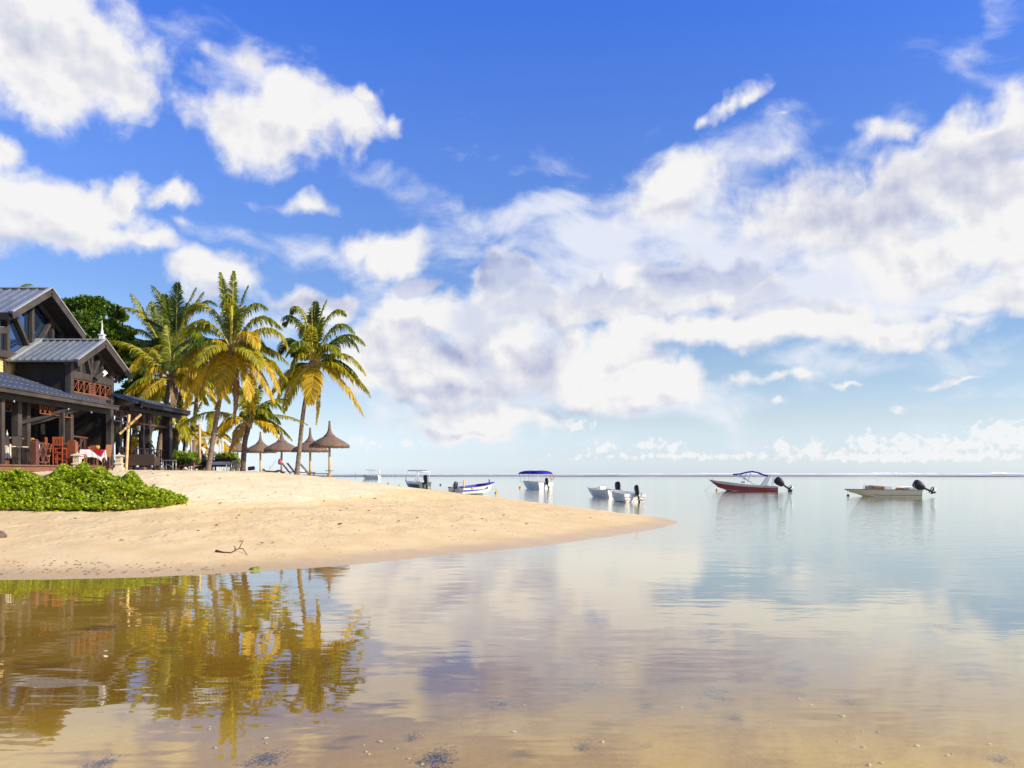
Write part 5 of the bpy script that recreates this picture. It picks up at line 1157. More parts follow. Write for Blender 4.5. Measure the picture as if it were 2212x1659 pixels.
# sunbather lying on the stomach on a low lounger, lower leg raised
D_ = 49.5; sb = W(612, 1524, D_); sb.z = gz(sb.x, sb.y)
lounger_ = lounger(606, 49.6, R(-8), 'dark low sun lounger under the sunbather beneath the low palm', back=8, m=WICK)
sp_ = thing('person', 'sunbather lying face down on a low lounger with one lower leg raised', 'person', (sb.x, sb.y, sb.z + .17))
k_ = .86
j = {'pelvis': (-.12, 0, .17, .115, .13), 'waist': (.08, 0, .18, .10, .12), 'chest': (.30, 0, .26, .11, .15), 'neckb': (.44, 0, .38, .06), 'neck': (.48, 0, .42, .048), 'head': (.545, 0, .475, .08, .075)}
bo = [('pelvis', 'waist'), ('waist', 'chest'), ('chest', 'neckb'), ('neckb', 'neck'), ('neck', 'head')]
for s_, n_ in ((-1, 'l'), (1, 'r')):
    j['sh' + n_] = (.38, s_ * .17, .30, .052); j['el' + n_] = (.50, s_ * .24, .08, .038); wr_ = (.66, s_ * .12, .13); j['wr' + n_] = (*wr_, .026)
    bo += [('chest', 'sh' + n_), ('sh' + n_, 'el' + n_), ('el' + n_, 'wr' + n_)]; hand(j, bo, 'wr' + n_, wr_, (.8, -s_ * .5, 0), (0, s_, .2), 'h' + n_)
    j['hip' + n_] = (-.22, s_ * .09, .13, .08)
    if s_ < 0: j['kn' + n_] = (-.60, s_ * .11, .09, .055); j['an' + n_] = (-.66, s_ * .11, .46, .034); j['toe' + n_] = (-.80, s_ * .11, .53, .028)
    else: j['kn' + n_] = (-.62, s_ * .10, .08, .055); j['an' + n_] = (-.78, s_ * .10, .40, .034); j['toe' + n_] = (-.92, s_ * .10, .45, .028)
    bo += [('pelvis', 'hip' + n_), ('hip' + n_, 'kn' + n_), ('kn' + n_, 'an' + n_), ('an' + n_, 'toe' + n_)]
face(j, bo, 'head', (.545, 0, .475), (1, 0, -.1), (.0, 0, 1), .085); smooth_skin('body', j, bo, SKIN, sp_); eyes(sp_, (.545, 0, .475), (1, 0, -.1), (0, 0, 1), .085)
smooth_skin('hair', {'a': (.50, 0, .54, .075, .07), 'b': (.47, 0, .49, .05)}, [('a', 'b')], mat('brown_hair', (.16, .07, .03), .5), sp_)
smooth_skin('swimwear', {'a': (-.20, 0, .15, .115, .135), 'b': (-.10, 0, .175, .12, .135)}, [('a', 'b')], GREYS, sp_)
t = thing('towel', 'crumpled pink and white towel on the sand beneath the sunbather', 'towel', (X_at(603, 48.9), 48.9, gz(X_at(603, 48.9), 48.9)))
b = B(); rg = random.Random(2); n = 10; vs = [((i / n - .5) * .5, (k / n - .5) * .35, .22 * math.exp(-((i / n - .5) ** 2 + (k / n - .5) ** 2) * 9) + rg.uniform(-.02, .02)) for i in range(n + 1) for k in range(n + 1)]
b.add(vs, [(i * (n + 1) + k, (i + 1) * (n + 1) + k, (i + 1) * (n + 1) + k + 1, i * (n + 1) + k + 1) for i in range(n) for k in range(n)]); b.build('cloth', pmat('pink_white_towel', (.70, .30, .34), (.80, .72, .68), 4., .9), t, True)
# sunbather on the back, only head and knees over the crest of the sand
t = thing('person', 'sunbather lying on the sand behind the crest, only head and knees showing', 'person', (X_at(878, 56), 56., EYE + (1539 - 1530) * 56 / F - .22))
j = {'pelvis': (.25, 0, .06, .11, .13), 'waist': (.05, 0, .07, .10, .12), 'chest': (-.17, 0, .10, .11, .15), 'neckb': (-.30, 0, .15, .06), 'neck': (-.34, 0, .19, .048), 'head': (-.40, 0, .25, .085, .078)}
bo = [('pelvis', 'waist'), ('waist', 'chest'), ('chest', 'neckb'), ('neckb', 'neck'), ('neck', 'head')]
for s_, n_ in ((-1, 'l'), (1, 'r')):
    j['sh' + n_] = (-.22, s_ * .18, .08, .05); j['el' + n_] = (.02, s_ * .26, .03, .037); wr_ = (.24, s_ * .24, .03); j['wr' + n_] = (*wr_, .025)
    bo += [('chest', 'sh' + n_), ('sh' + n_, 'el' + n_), ('el' + n_, 'wr' + n_)]; hand(j, bo, 'wr' + n_, wr_, (1, 0, 0), (0, s_, 0), 'h' + n_)
    j['hip' + n_] = (.33, s_ * .09, .06, .08); j['kn' + n_] = (.62, s_ * .20, .20, .055); j['an' + n_] = (.90, s_ * .12, .03, .036); j['toe' + n_] = (1.0, s_ * .13, .11, .03)
    bo += [('pelvis', 'hip' + n_), ('hip' + n_, 'kn' + n_), ('kn' + n_, 'an' + n_), ('an' + n_, 'toe' + n_)]
face(j, bo, 'head', (-.40, 0, .25), (.6, 0, .7), (-.7, 0, .6), .088); smooth_skin('body', j, bo, SKIN, t); eyes(t, (-.40, 0, .25), (.6, 0, .7), (-.7, 0, .6), .088)
smooth_skin('hair', {'a': (-.45, 0, .27, .08, .075), 'b': (-.46, 0, .22, .05)}, [('a', 'b')], HAIR, t)
smooth_skin('swim_shorts', {'a': (.22, 0, .065, .115, .135), 'b': (.34, 0, .065, .11, .13)}, [('a', 'b')], RCLO, t)

# ================================================================ driftwood, stone, litter, shells
DW = pmat('driftwood', (.07, .035, .018), (.14, .075, .04), 9., .8)
x, y = X_at(750, 19.4), 19.4
t = thing('driftwood_branch', 'thin dark forked driftwood branch lying on the bare sand', 'branch', (x, y, gz(x, y)))
def gp(px, D, up=0.): xx = X_at(px, D); return (xx - x, D - y, gz(xx, D) - t.location.z + up)
b = B(); b.tube([gp(701, 19.15, .03), gp(706, 19.15, .035), gp(727, 19.1, .02), gp(752, 19.1, .022), gp(767, 19.3, .05), gp(779, 19.4, .07)], [.022, .030, .020, .017, .014, .012], 7); b.build('stem', DW, t, True)
b = B(); b.tube([gp(779, 19.4, .07), gp(785, 19.8, .10), gp(793, 20.0, .16)], [.012, .010, .006], 6); b.build('twig', DW, t, True)
b = B(); b.tube([gp(777, 19.4, .07), gp(790, 19.4, .075), gp(799, 19.2, .03), gp(806, 19.0, .005)], [.012, .010, .008, .005], 6); b.build('twig', DW, t, True)
xx, yy = X_at(0, 20.6), 20.6; o = B().lathe([(.05, -.05), (.14, .0), (.15, .06), (.09, .13), (.02, .16)], 11, wob=lambda i, j_: 1 + .2 * math.sin(j_ * 1.7 + i)).build('beach_stone', pmat('grey_brown_rock', (.10, .07, .055), (.2, .15, .12), 6., .9), None, 40)
o.location = (xx, yy, gz(xx, yy) + .02); o['label'] = 'grey-brown stone on the sand at the left edge of the photo'; o['category'] = 'stone'
rg = np.random.default_rng(77)
def scatter(name, n, region, szr, m, lift=.008, **pr):
    vs, fs = [], []
    c = 0
    while c < n:
        px = rg.uniform(*region[0]); D = rg.uniform(*region[1]); X = X_at(px, D); z_ = gz(X, D)
        if z_ < region[2]: continue
        dn_ = region[3](px, D) if len(region) > 3 else 1
        if rg.random() > dn_: continue
        k = rg.integers(4, 7); a0 = rg.uniform(0, 6.28); s = rg.uniform(*szr); base = len(vs); asp = rg.uniform(.3, .8)
        for i in range(k):
            a = a0 + i * 6.283 / k; r = s * rg.uniform(.6, 1.1); vs.append((X + r * math.cos(a), D + r * asp * math.sin(a), z_ + lift + rg.uniform(-.004, .022) * (s / .05)))
        vs.append((X, D, z_ + lift + .02 * (s / .05)))
        for i in range(k): fs.append((base + i, base + (i + 1) % k, base + k))
        c += 1
    me = mesh_np(name, vs, fs); return link(name, me, None, m, False, **pr)
scatter('seaweed_litter', 1500, ((-20, 2150), (16.5, 50), .12, lambda p, d_: .25 + .75 * math.exp(-((d_ - 25) / 6) ** 2) if p > 500 else .25), (.010, .03), pmat('dry_weed', (.20, .11, .045), (.42, .27, .12), 20., .9), kind='stuff', label='dark scraps of dry seaweed and leaf litter scattered over the sand', category='litter')
scatter('seaweed_litter', 55, ((200, 2000), (20, 34), .25), (.04, .085), DW, .01, kind='stuff', label='larger dark clots of seaweed on the middle of the sand spit', category='litter')
gw = scatter('seaweed_strand', 130, ((-20, 1000), (16.4, 17.8), .03), (.02, .05), pmat('tan_weed', (.25, .16, .06), (.35, .25, .10), 20.), .004, kind='stuff', label='thin line of washed-up weed scraps along the water edge', category='litter')
x, y = X_at(828, 17.5), 17.5; o = B().lathe([(.10, -.01), (.09, .03), (.03, .05)], 9, wob=lambda i, j_: 1 + .3 * math.sin(j_ * 2.2)).build('green_weed_clump', HL, None, True); o.location = (x, y, max(gz(x, y), .0)); o['label'] = 'small bright green weed clump at the water edge'; o['category'] = 'weed'
# shells on the bed of the pool
SHELL = mat('white_shell', (.85, .82, .74), .4, .5)
sh0 = None
spots = [(1184, 2413), (1192, 2438), (1236, 2398), (1202, 2447), (700, 2422), (683, 2340), (682, 2348), (1672, 2360), (2808, 2358), (2810, 2420), (2790, 2385), (2858, 2360), (2985, 2415), (3100, 2446), (2600, 2230), (2318, 2238), (2735, 2296), (2745, 2299), (2507, 2314), (2640, 2255), (2978, 2268), (1705, 2255), (865, 2385), (866, 2405), (3220, 2408), (2765, 2365), (2868, 2502 - 20), (2830, 2490), (590, 2162), (553, 2184), (300, 2110), (2217, 2265), (1962, 2400), (1290, 2425), (3085, 2452), (2730, 2400), (1330, 2466), (1375, 2486), (1455, 2478)]
for i, (px, py) in enumerate(spots):
    D = 2.13 * F / (py - 1539) if False else (EYE + .14) * F / (py - 1539)
    X = X_at(px, D); r = .012 + .012 * ((i * 7) % 5) / 4
    if sh0 is None: sh0 = B().lathe([(.1, -.1), (1, .05), (.8, .35), (.35, .6), (.05, .7)], 7, wob=lambda a, k: 1 + .25 * math.sin(k * 1.9)).build('shell', SHELL, None, True); o = sh0
    else: o = sh0.copy(); C.objects.link(o)
    o.location = (X, D, gz(X, D) + .004); o.scale = (r, r * .7, r * .7); o.rotation_euler = (0, 0, i * 1.3); o['label'] = 'small white shell fragment on the bed of the shallow pool'; o['category'] = 'shell'; o['group'] = 'white shell fragments under the shallow water'
SUBM = pmat('submerged_weed', (.32, .25, .14), (.42, .33, .18), 5., .9, .1)
WEED = ((1428, 2470, 52), (871, 2470, 46), (1633, 2280, 36), (1925, 2219, 44), (2109, 2285, 24), (1904, 2424, 26), (2114, 2421, 16), (2600, 2165, 44), (2338, 2245, 56), (2302, 2288, 26), (2769, 2273, 26), (3261, 2468, 30), (1279, 2249, 30), (328, 2488, 40), (1350, 2392, 24), (3080, 2040, 30), (1210, 2305, 22), (2400, 2330, 24))
ORD = ['first', 'second', 'third', 'fourth', 'fifth', 'sixth', 'seventh', 'eighth', 'ninth', 'tenth', 'eleventh', 'twelfth']
rg = np.random.default_rng(9)
for i, (px, py, w_) in enumerate(WEED):
    D = (EYE + .14) * F / (py - 1539); X = X_at(px, D); D = (EYE - gz(X, D) - .02) * F / (py - 1539); X = X_at(px, D); r = w_ * D / F
    row = sorted([q_ for q_ in WEED if (q_[1] > 2350) == (py > 2350)]); k_ = row.index((px, py, w_))
    n = int(90 + w_ * 3); c = rg.normal(0, .42, (n, 2)) * [r, r * 2.2] + (rg.integers(0, 3, (n, 1)) - 1) * [r * .4, r * .5]; vs, fs = [], []
    for x_, y_ in c:
        s_ = r * rg.uniform(.03, .11); a = rg.uniform(0, 3.14); b0 = len(vs); zz = rg.uniform(.0, .03)
        for t_ in range(5): q_ = a + t_ * 1.257; vs.append((x_ + s_ * math.cos(q_), y_ + s_ * 1.6 * math.sin(q_), zz))
        fs.append(tuple(range(b0, b0 + 5)))
    link('submerged_weed_clump', mesh_np('submerged_weed_clump', vs, fs), None, SUBM, False, category='weed clump', group='dark weed clumps on the bed of the pool',
         label='%s dark weed clump under water, %s from left in the %s row' % ('large' if w_ > 40 else 'small', ORD[k_], 'nearest' if py > 2350 else 'farther')).location = (X, D, gz(X, D) + .004)

# the reef's breakers
FOAM = pmat('foam', (.84, .82, .74), (.90, .88, .80), .02, .6, .1)
RIPPLE_TONE = pmat('painted_ripple_tone', (.62, .60, .58), (.74, .72, .70), .03, .7, .2)  # second colour stands in for rippled far water reflecting higher sky
rg = np.random.default_rng(5); vs, fs = [], []
for row, (y0, n, hmax) in enumerate(((880, 50, .9), (960, 46, 1.7), (1060, 46, 2.6))):
    xs_ = np.linspace(-560, 760, 1200); e = np.zeros(1200)
    for i in range(n):
        c = rg.uniform(-560, 760); w_ = rg.uniform(8, 46); a = rg.uniform(.1, 1) * (.30 + .70 * np.clip((c + 50) / 350, 0, 1)); e = np.maximum(e, a * np.clip(1 - ((xs_ - c) / w_) ** 2, 0, 1) ** .5)
    nz = np.convolve(rg.normal(0, 1, 1208), np.ones(9) / 3, 'valid')[:1200]
    e = np.clip(e * (1 + .16 * nz) - .10, 0, None) * hmax
    for i in range(1199):
        if e[i] <= 0 and e[i + 1] <= 0: continue
        b0 = len(vs)
        for X, h_ in ((xs_[i], e[i]), (xs_[i + 1], e[i + 1])): yy = y0 + 8 * math.sin(X * .02); vs += [(X, yy - 8 - h_ * 2, .03), (X, yy - 2, .10 + h_ * .75), (X, yy, .12 + h_), (X, yy + 5, .03)]
        fs += [(b0 + k_, b0 + 4 + k_, b0 + 5 + k_, b0 + 1 + k_) for k_ in range(3)]
vr, fr_ = [], []  # added strips over the far water, reflection tone put into their colour
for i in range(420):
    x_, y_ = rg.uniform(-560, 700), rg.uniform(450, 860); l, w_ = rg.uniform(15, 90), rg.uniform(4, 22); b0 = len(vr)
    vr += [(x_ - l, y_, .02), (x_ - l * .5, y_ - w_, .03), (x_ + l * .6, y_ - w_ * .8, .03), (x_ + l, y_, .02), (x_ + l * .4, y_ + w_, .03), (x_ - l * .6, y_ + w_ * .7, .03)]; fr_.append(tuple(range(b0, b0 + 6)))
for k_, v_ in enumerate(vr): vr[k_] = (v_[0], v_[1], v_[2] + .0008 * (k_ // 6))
link('painted_ripple_band', mesh_np('painted_ripple_band', vr, fr_), None, RIPPLE_TONE, False, kind='structure')
link('breaking_surf', mesh_np('breaking_surf', vs, fs), None, FOAM, False, kind='stuff', label='broken line of white surf on the reef along the horizon', category='surf')

# ================================================================ boats
BW = pmat('white_gelcoat', (.74, .73, .68), (.82, .81, .76), 2., .25, .5); BC = pmat('cream_gelcoat', (.80, .73, .54), (.86, .79, .60), 2., .25, .5); BR = pmat('wine_red_paint', (.33, .035, .055), (.38, .05, .07), 2., .25, .5)
BB = mat('boat_blue_trim', (.05, .06, .36), .4, .4); BT = mat('turquoise_antifouling', (.04, .35, .50), .5); BDK = mat('dark_antifouling', (.03, .035, .045), .5); BTEAL = mat('teal_antifouling', (.02, .13, .17), .5)
CANV = mat('royal_blue_canvas', (.015, .02, .30), .7, .2); YEB = mat('yellow_buoy_plastic', (.78, .42, .03), .45, .4); BRB = mat('brown_buoy', (.08, .05, .035), .6); GRYP = mat('grey_panel', (.10, .115, .10), .35); ORNG = mat('orange_ring', (.75, .16, .02), .5); BINT = pmat('pale_interior', (.66, .64, .58), (.74, .72, .66), 2., .5)
YLW = mat('yellow_sticker', (.80, .50, .02), .5); PURP = mat('dark_stripe', (.05, .02, .05), .4)
def boat(label, D, px, bow, L, beam, fs, fb, draft=.22, bottom=BDK, side=BW, upper=None, gun=BW, inner=BINT, deck=.35, rake=.8, chine_z=.06, rise=1.0, name='motor_boat', group='boats moored off the beach', cat='boat', pos=None, flare=.16, up_k=.72, inner_d=.32, zoff=0., bot_bow=None):
    """px, D: stern centre; bow: direction the bow points to. Local x runs forward from the transom."""
    x0, y0 = pos or (X_at(px, D), D)
    t = thing(name, label, cat, (x0, y0, zoff), math.atan2(bow[1], bow[0]), group)
    n = 22; ss = [i / n for i in range(n + 1)]
    def half(s): return beam / 2 * (1 - max(0, (s - .25) / .75) ** 2.4) ** .85 if s < 1 else .0
    def sheer(s): return fs + (fb - fs) * s ** 1.8
    rows = []
    for s in ss:
        h = half(s); zs = sheer(s); k = max(0, (s - .55) / .45)
        xb = L * s; zk = -draft + (zs + draft) * k ** 3.2 * .98; xk = xb - rake * s ** 3 * (1 - k ** 6)
        hc = h * (.84 - .5 * k ** 1.3); zc = chine_z - draft * .3 + (zs * .60 * rise) * k ** 1.5; zc = max(zc, zk)
        hm = hc + (h - hc) * .82; zm = zc + (zs - zc) * up_k; xc = xk + (xb - xk) * .55; xm = xk + (xb - xk) * .85
        rows.append([(xk, 0., zk), (xc, hc, zc), (xm, hm, zm), (xb, h, zs)])
    def shell(cols, mt, nm, off=0.):
        b = B()
        for sg in (-1, 1):
            vs = []; fs_ = []
            for r in rows: vs += [(r[c][0], sg * (r[c][1] + off), r[c][2]) for c in cols]
            m_ = len(cols)
            for i in range(n):
                for c in range(m_ - 1):
                    q_ = (i * m_ + c, (i + 1) * m_ + c, (i + 1) * m_ + c + 1, i * m_ + c + 1); fs_.append(q_ if sg < 0 else q_[::-1])
            b.add(vs, fs_)
        return b.build(nm, mt, t, 35)
    shell([0, 1], bottom, 'hull_bottom'); hull = shell([1, 2], side, 'hull_side'); shell([2, 3], upper or side, 'topside')
    b = B(); r = rows[0]; pts = [(0, -r[3][1], r[3][2]), (0, -r[2][1], r[2][2]), (0, -r[1][1], r[1][2]), (0, 0, r[0][2]), (0, r[1][1], r[1][2]), (0, r[2][1], r[2][2]), (0, r[3][1], r[3][2])]
    b.poly(pts, .05, (-1, 0, 0)); b.build('transom', side if side is not BR else BW, t)
    g_ = .07; nd = int(n * (1 - deck)); b = B()                    # gunwale, cockpit, fore deck
    for sg in (-1, 1):
        vs = []; fs_ = []
        for r in rows[:nd + 1]: x, h, z_ = r[3]; vs += [(x, sg * (h + .02), z_ + .012), (x, sg * (h + .02), z_ - .03), (x, sg * max(h - g_, 0), z_ + .012), (x, sg * max(h - g_ - .02, 0), z_ - inner_d)]
        for i in range(nd):
            a = i * 4
            for u, v_ in ((1, 0), (0, 2), (2, 3)): q_ = (a + u, a + 4 + u, a + 4 + v_, a + v_); fs_.append(q_ if sg < 0 else q_[::-1])
        b.add(vs, fs_)
    b.build('gunwale', gun, t, 30)
    b = B(); vs = []; fs_ = []
    for r in rows[:nd + 1]: x, h, z_ = r[3]; hh_ = max(h - g_ - .01, 0); vs += [(x, -hh_, z_ - inner_d + .002), (x, hh_, z_ - inner_d + .002)]
    for i in range(nd): a = 2 * i; fs_.append((a, a + 1, a + 3, a + 2)[::-1])
    b.add(vs, fs_); b.build('cockpit_floor', inner, t)
    b = B(); vs = []; fs_ = []
    for r in rows[nd:]: x, h, z_ = r[3]; cr_ = .05 * min(1, h / .4); vs += [(x, -h - .015, z_ + .014), (x, -h * .5, z_ + .014 + cr_), (x, h * .5, z_ + .014 + cr_), (x, h + .015, z_ + .014)]
    for i in range(len(rows) - nd - 1):
        a = i * 4
        for c in range(3): fs_.append((a + c, a + 4 + c, a + 5 + c, a + 1 + c)[::-1])
    if nd < n:
        b.add(vs, fs_); r = rows[nd][3]; b.add([(r[0], -r[1] + g_, r[2] + .01), (r[0], r[1] - g_, r[2] + .01), (r[0], r[1] - g_, r[2] - inner_d), (r[0], -r[1] + g_, r[2] - inner_d)], [(0, 1, 2, 3), (3, 2, 1, 0)]); b.build('foredeck', gun, t)
    return t, rows
def strake(t, rows, c0, f, th, m, nm='rub_rail', i0=0, i1=None):
    b = B()
    for sg in (-1, 1):
        pts = []
        for r in rows[i0:i1]: p = Vector(r[c0]).lerp(Vector(r[c0 + 1]), f) if f else Vector(r[c0]); pts.append((p.x, sg * (p.y + .008), p.z))
        b.tube(pts, th, 5)
    return b.build(nm, m, t, True)
def outboard(t, x, y, z, tilt, s=1., m=BLACK):
    """engine hung on the transom; tilt swings the leg aft and up"""
    e = bpy.data.objects.new('outboard_motor', None); 
    c, sn = math.cos(R(tilt)), math.sin(R(tilt))
    def T(v): v = Vector(v) * s; return (x - (v.x * c + (-v.z) * sn), y + v.y, z + (v.x * sn + v.z * c))
    prof = [(.02, .04, .30), (.14, .10, .33), (.22, .14, .28), (.24, .15, .14), (.20, .13, .02), (.12, .10, -.06)]
    b = B(); vs = []; k = 12
    for hx, hy, zz in [(.05, .03, .50), (.17, .09, .475), (.235, .12, .39), (.25, .13, .22), (.215, .125, .03), (.13, .10, -.16)]:
        vs += [T((.12 + hx * math.cos(a) * 1.05, hy * math.sin(a), zz)) for a in [2 * math.pi * i / k for i in range(k)]]
    b.add(vs, [(r * k + i, r * k + (i + 1) % k, (r + 1) * k + (i + 1) % k, (r + 1) * k + i) for r in range(5) for i in range(k)] + [tuple(range(k)), tuple(reversed([5 * k + i for i in range(k)]))])
    cw = b.build('outboard_motor', m, t, 45)
    b = B(); b.tube([T((.12, 0, .02)), T((.12, 0, -.35)), T((.14, 0, -.58))], [.075 * s, .055 * s, .05 * s], 8); b.bar(T((.0, 0, -.50)), T((.34, 0, -.50)), .16 * s, .02 * s); b.tube([T((-.02, 0, -.62)), T((.08, 0, -.62)), T((.30, 0, -.62)), T((.36, 0, -.62))], [.02 * s, .055 * s, .05 * s, .03 * s], 8); b.bar(T((.06, 0, -.64)), T((.2, 0, -.80)), .03 * s, .10 * s); b.build('drive_leg', m, cw, 40)
    b = B()
    for i in range(3):
        a = i * 2.094; b.bar(T((.36, .03 * math.cos(a), -.62 + .03 * math.sin(a))), T((.38, .13 * math.cos(a), -.62 + .13 * math.sin(a))), .07 * s, .012 * s, up=(1, 0, 0))
    b.build('propeller', STEEL, cw)
    b = B(); b.bar((x + .04, y, z - .05), T((.02, 0, -.10)), .16 * s, .14 * s); b.build('clamp_bracket', BLACK, cw)
    return cw
def buoy(px, py, m, lab, r=.14):
    D = EYE * F / (py - 1539); t = B().lathe([(.02, -r * .8), (r * .75, -r * .55), (r, 0), (r * .8, r * .6), (r * .25, r * .95), (.02, r)], 14).build('mooring_buoy', m, None, True)
    t.location = (X_at(px, D), D, r * .25); t['label'] = lab; t['category'] = 'buoy'; t['group'] = 'mooring buoys'; return t
def seats(t, x0, x1, w, z, m=BINT, nm='bench_seat'):
    b = B(); b.box(x0, -w / 2, z - .22, x1, w / 2, z); return b.build(nm, m, t, False, .015)
# red speedboat
t, rw = boat('wine red speedboat with a blue canopy and white radar arch', 94.5, 2531, (-.975, .22), 7.35, 2.2, .50, 1.22, .25, BDK, BR, BW, BW, deck=.45, rake=1.15, rise=.75, up_k=.72)
strake(t, rw, 1, 0, .022, BW, 'chine_stripe', 6); strake(t, rw, 3, 0, .02, GRYP, 'rub_rail')
outboard(t, -.30, 0, .66, 52, 1.7)
b = B(); b.poly([(1.75, -1.0, .62), (1.15, -1.0, .62), (.75, -.92, 1.75), (1.0, -.92, 1.75)][::-1], .05, (0, -1, 0)); b.poly([(1.75, 1.0, .62), (1.15, 1.0, .62), (.75, .92, 1.75), (1.0, .92, 1.75)], .05, (0, 1, 0)); b.bar((.87, -.95, 1.77), (.87, .95, 1.77), .34, .07); b.bar((.55, -.9, .6), (.35, -.9, 1.70), .06, .10); b.bar((.55, .9, .6), (.35, .9, 1.70), .06, .10); b.bar((.35, -.9, 1.72), (.9, -.9, 1.78), .05, .06); b.bar((.35, .9, 1.72), (.9, .9, 1.78), .05, .06); b.build('radar_arch', BW, t)
b = B(); cur = [(1.05, 1.72), (1.5, 1.86), (2.1, 2.10), (2.75, 2.22), (3.3, 2.12), (4.0, 1.95), (4.75, 1.88)]
for i in range(6):
    (xa, za), (xb_, zb) = cur[i], cur[i + 1]; vs = []
    for xx, zz in ((xa, za), (xb_, zb)): vs += [(xx, -.95, zz - .12), (xx, -.75, zz), (xx, .75, zz), (xx, .95, zz - .12)]
    b.add(vs, [(0, 4, 5, 1), (1, 5, 6, 2), (2, 6, 7, 3)])
cn = b.build('canopy', CANV, t, True); md = cn.modifiers.new('t', 'SOLIDIFY'); md.thickness = .05
for xa, za, xb_, zb in ((2.0, .62, 4.7, 1.86), (2.5, .66, 4.2, 1.90), (3.2, 1.0, 2.75, 2.15), (3.6, 1.15, 3.2, 2.1)):
    for sg in (-1, 1): b = B(); b.tube([(xa, sg * .95, za), (xb_, sg * .9, zb)], .016, 6); b.build('canopy_pole', STEEL, cn, True)
b = B(); b.box(1.45, -1.12, .50, 1.75, -1.095, .62); b.box(6.1, -.72, .75, 6.4, -.60, .92); b.build('yellow_sticker', YLW, t); b = B(); b.box(3.5, -.75, .85, 3.9, .75, 1.04); b.build('dashboard', BW, t, False, .04)
seats(t, .9, 1.4, 1.6, .62); b = B(); b.tube([(6.95, 0, 1.2), (6.95, 0, 1.42)], .03, 6); b.build('bow_post', STEEL, t)
b = B(); b.tube([(6.9, 0, .85), (7.35, -.2, .35), (7.9, -.5, 0)], .012, 5); b.build('mooring_line', STEEL, t, True)
buoy(2334, 1596, YEB, 'orange-yellow buoy under the bow of the red speedboat', .15)
# cream motorboat
t, rw = boat('cream open motorboat with a tilted black engine, rightmost boat', 72.2, 2992, (-.985, .17), 6.0, 2.0, .56, .60, .25, BC, BC, BC, BW, deck=.38, rake=1.15, rise=1.1, up_k=.86, inner_d=.25)
strake(t, rw, 3, 0, .022, PURP, 'rub_rail'); strake(t, rw, 1, .25, .018, PURP, 'side_stripe', 0, 15); strake(t, rw, 1, 0, .014, BW, 'spray_rail', 9); strake(t, rw, 0, .55, .012, BW, 'spray_rail', 10)
outboard(t, -.12, 0, .66, 62, 1.5)
b = B(); b.tube([(4.25, -.72, .62), (4.35, -.66, .86), (4.1, -.64, .95), (3.3, -.75, .88), (.7, -.86, .80)], .022, 6); b.tube([(4.25, .72, .62), (4.35, .66, .86), (4.1, .64, .95), (3.3, .75, .88), (.7, .86, .80)], .022, 6); b.build('side_rail', BW, t, True)
b = B(); b.box(2.2, -.5, .38, 2.9, .5, .84); b.build('console', BW, t, False, .05); seats(t, .5, .95, 1.5, .74); seats(t, 1.3, 1.7, 1.4, .72, pmat('brown_seat', (.22, .11, .05), (.32, .17, .08), 3.)); b = B(); b.box(2.9, -.68, .62, 4.2, .68, .86); b.build('cuddy', pmat('brown_cuddy', (.26, .15, .08), (.36, .22, .13), 3.), t, False, .05); b = B(); b.box(3.2, -.52, .862, 3.9, .52, .92); b.build('hatch', BW, t, False, .03)
b = B(); b.tube([(.55, .6, .75), (.55, .6, 1.15)], .008, 5); b.build('antenna', STEEL, t); b = B(); b.tube([(5.75, 0, .5), (5.72, -.02, 0)], .010, 5); b.build('mooring_line', STEEL, t)
b = B(); b.tube([(.2, -.35, .62), (.05, -.35, .95), (.0, -.35, 1.12), (.1, -.35, 1.18)], [.05, .10, .12, .05], 10); b.build('auxiliary_engine', pmat('brown_black_cowl', (.03, .015, .012), (.09, .04, .03), 4., .3), t, True)
buoy(2761, 1614, BRB, 'dark brown buoy left of the cream motorboat', .12)
# the pair by the spit
t, rw = boat('small open white dinghy seen from its stern, engine tilted up, nearest the spit', 58.4, 2067, (-.28, .96), 3.9, 1.62, .56, .78, .2, BTEAL, BW, BW, BW, deck=.0, rake=.5, rise=.6, inner_d=.42, up_k=.86, chine_z=.08)
strake(t, rw, 3, 0, .018, PURP, 'rub_rail', 4); strake(t, rw, 1, .45, .016, BINT, 'side_ridge', 2); outboard(t, -.02, -.12, .60, 28, 1.05); seats(t, 1.0, 1.3, 1.3, .42); seats(t, 2.1, 2.4, 1.2, .46)
b = B(); b.box(-.06, -.80, .34, .03, -.50, .565); b.box(-.06, .50, .34, .03, .80, .565); b.box(-.055, -.5, .38, .0, .5, .44); b.build('transom_block', BW, t); b = B(); b.box(-.07, -.66, .10, -.052, -.58, .18); b.box(-.07, .58, .10, -.052, .66, .18); b.build('rust_drain', pmat('rust', (.30, .13, .03), (.42, .2, .05), 9.), t)
t, rw = boat('white runabout with a console and large black engine, half behind the dinghy', 69.3, 2008, (-.46, .885), 4.4, 1.75, .58, .80, .22, BW, BW, BW, BW, deck=.35, rake=.9, rise=.8)
outboard(t, -.02, 0, .62, 8, 1.3); b = B(); b.box(2.0, -.3, .3, 2.4, .3, .85); b.build('console', BW, t, False, .06); b = B(); b.lathe([(.17, 0), (.19, .01), (.17, .02)], 14, (1.85, 0, .88), cap=False); b.build('steering_wheel', STEEL, t, True); seats(t, .7, 1.2, 1.2, .62, REDD)
b = B(); b.tube([(.2, -.6, .6), (.2, -.6, 1.25)], .012, 5); b.build('antenna', BW, t)
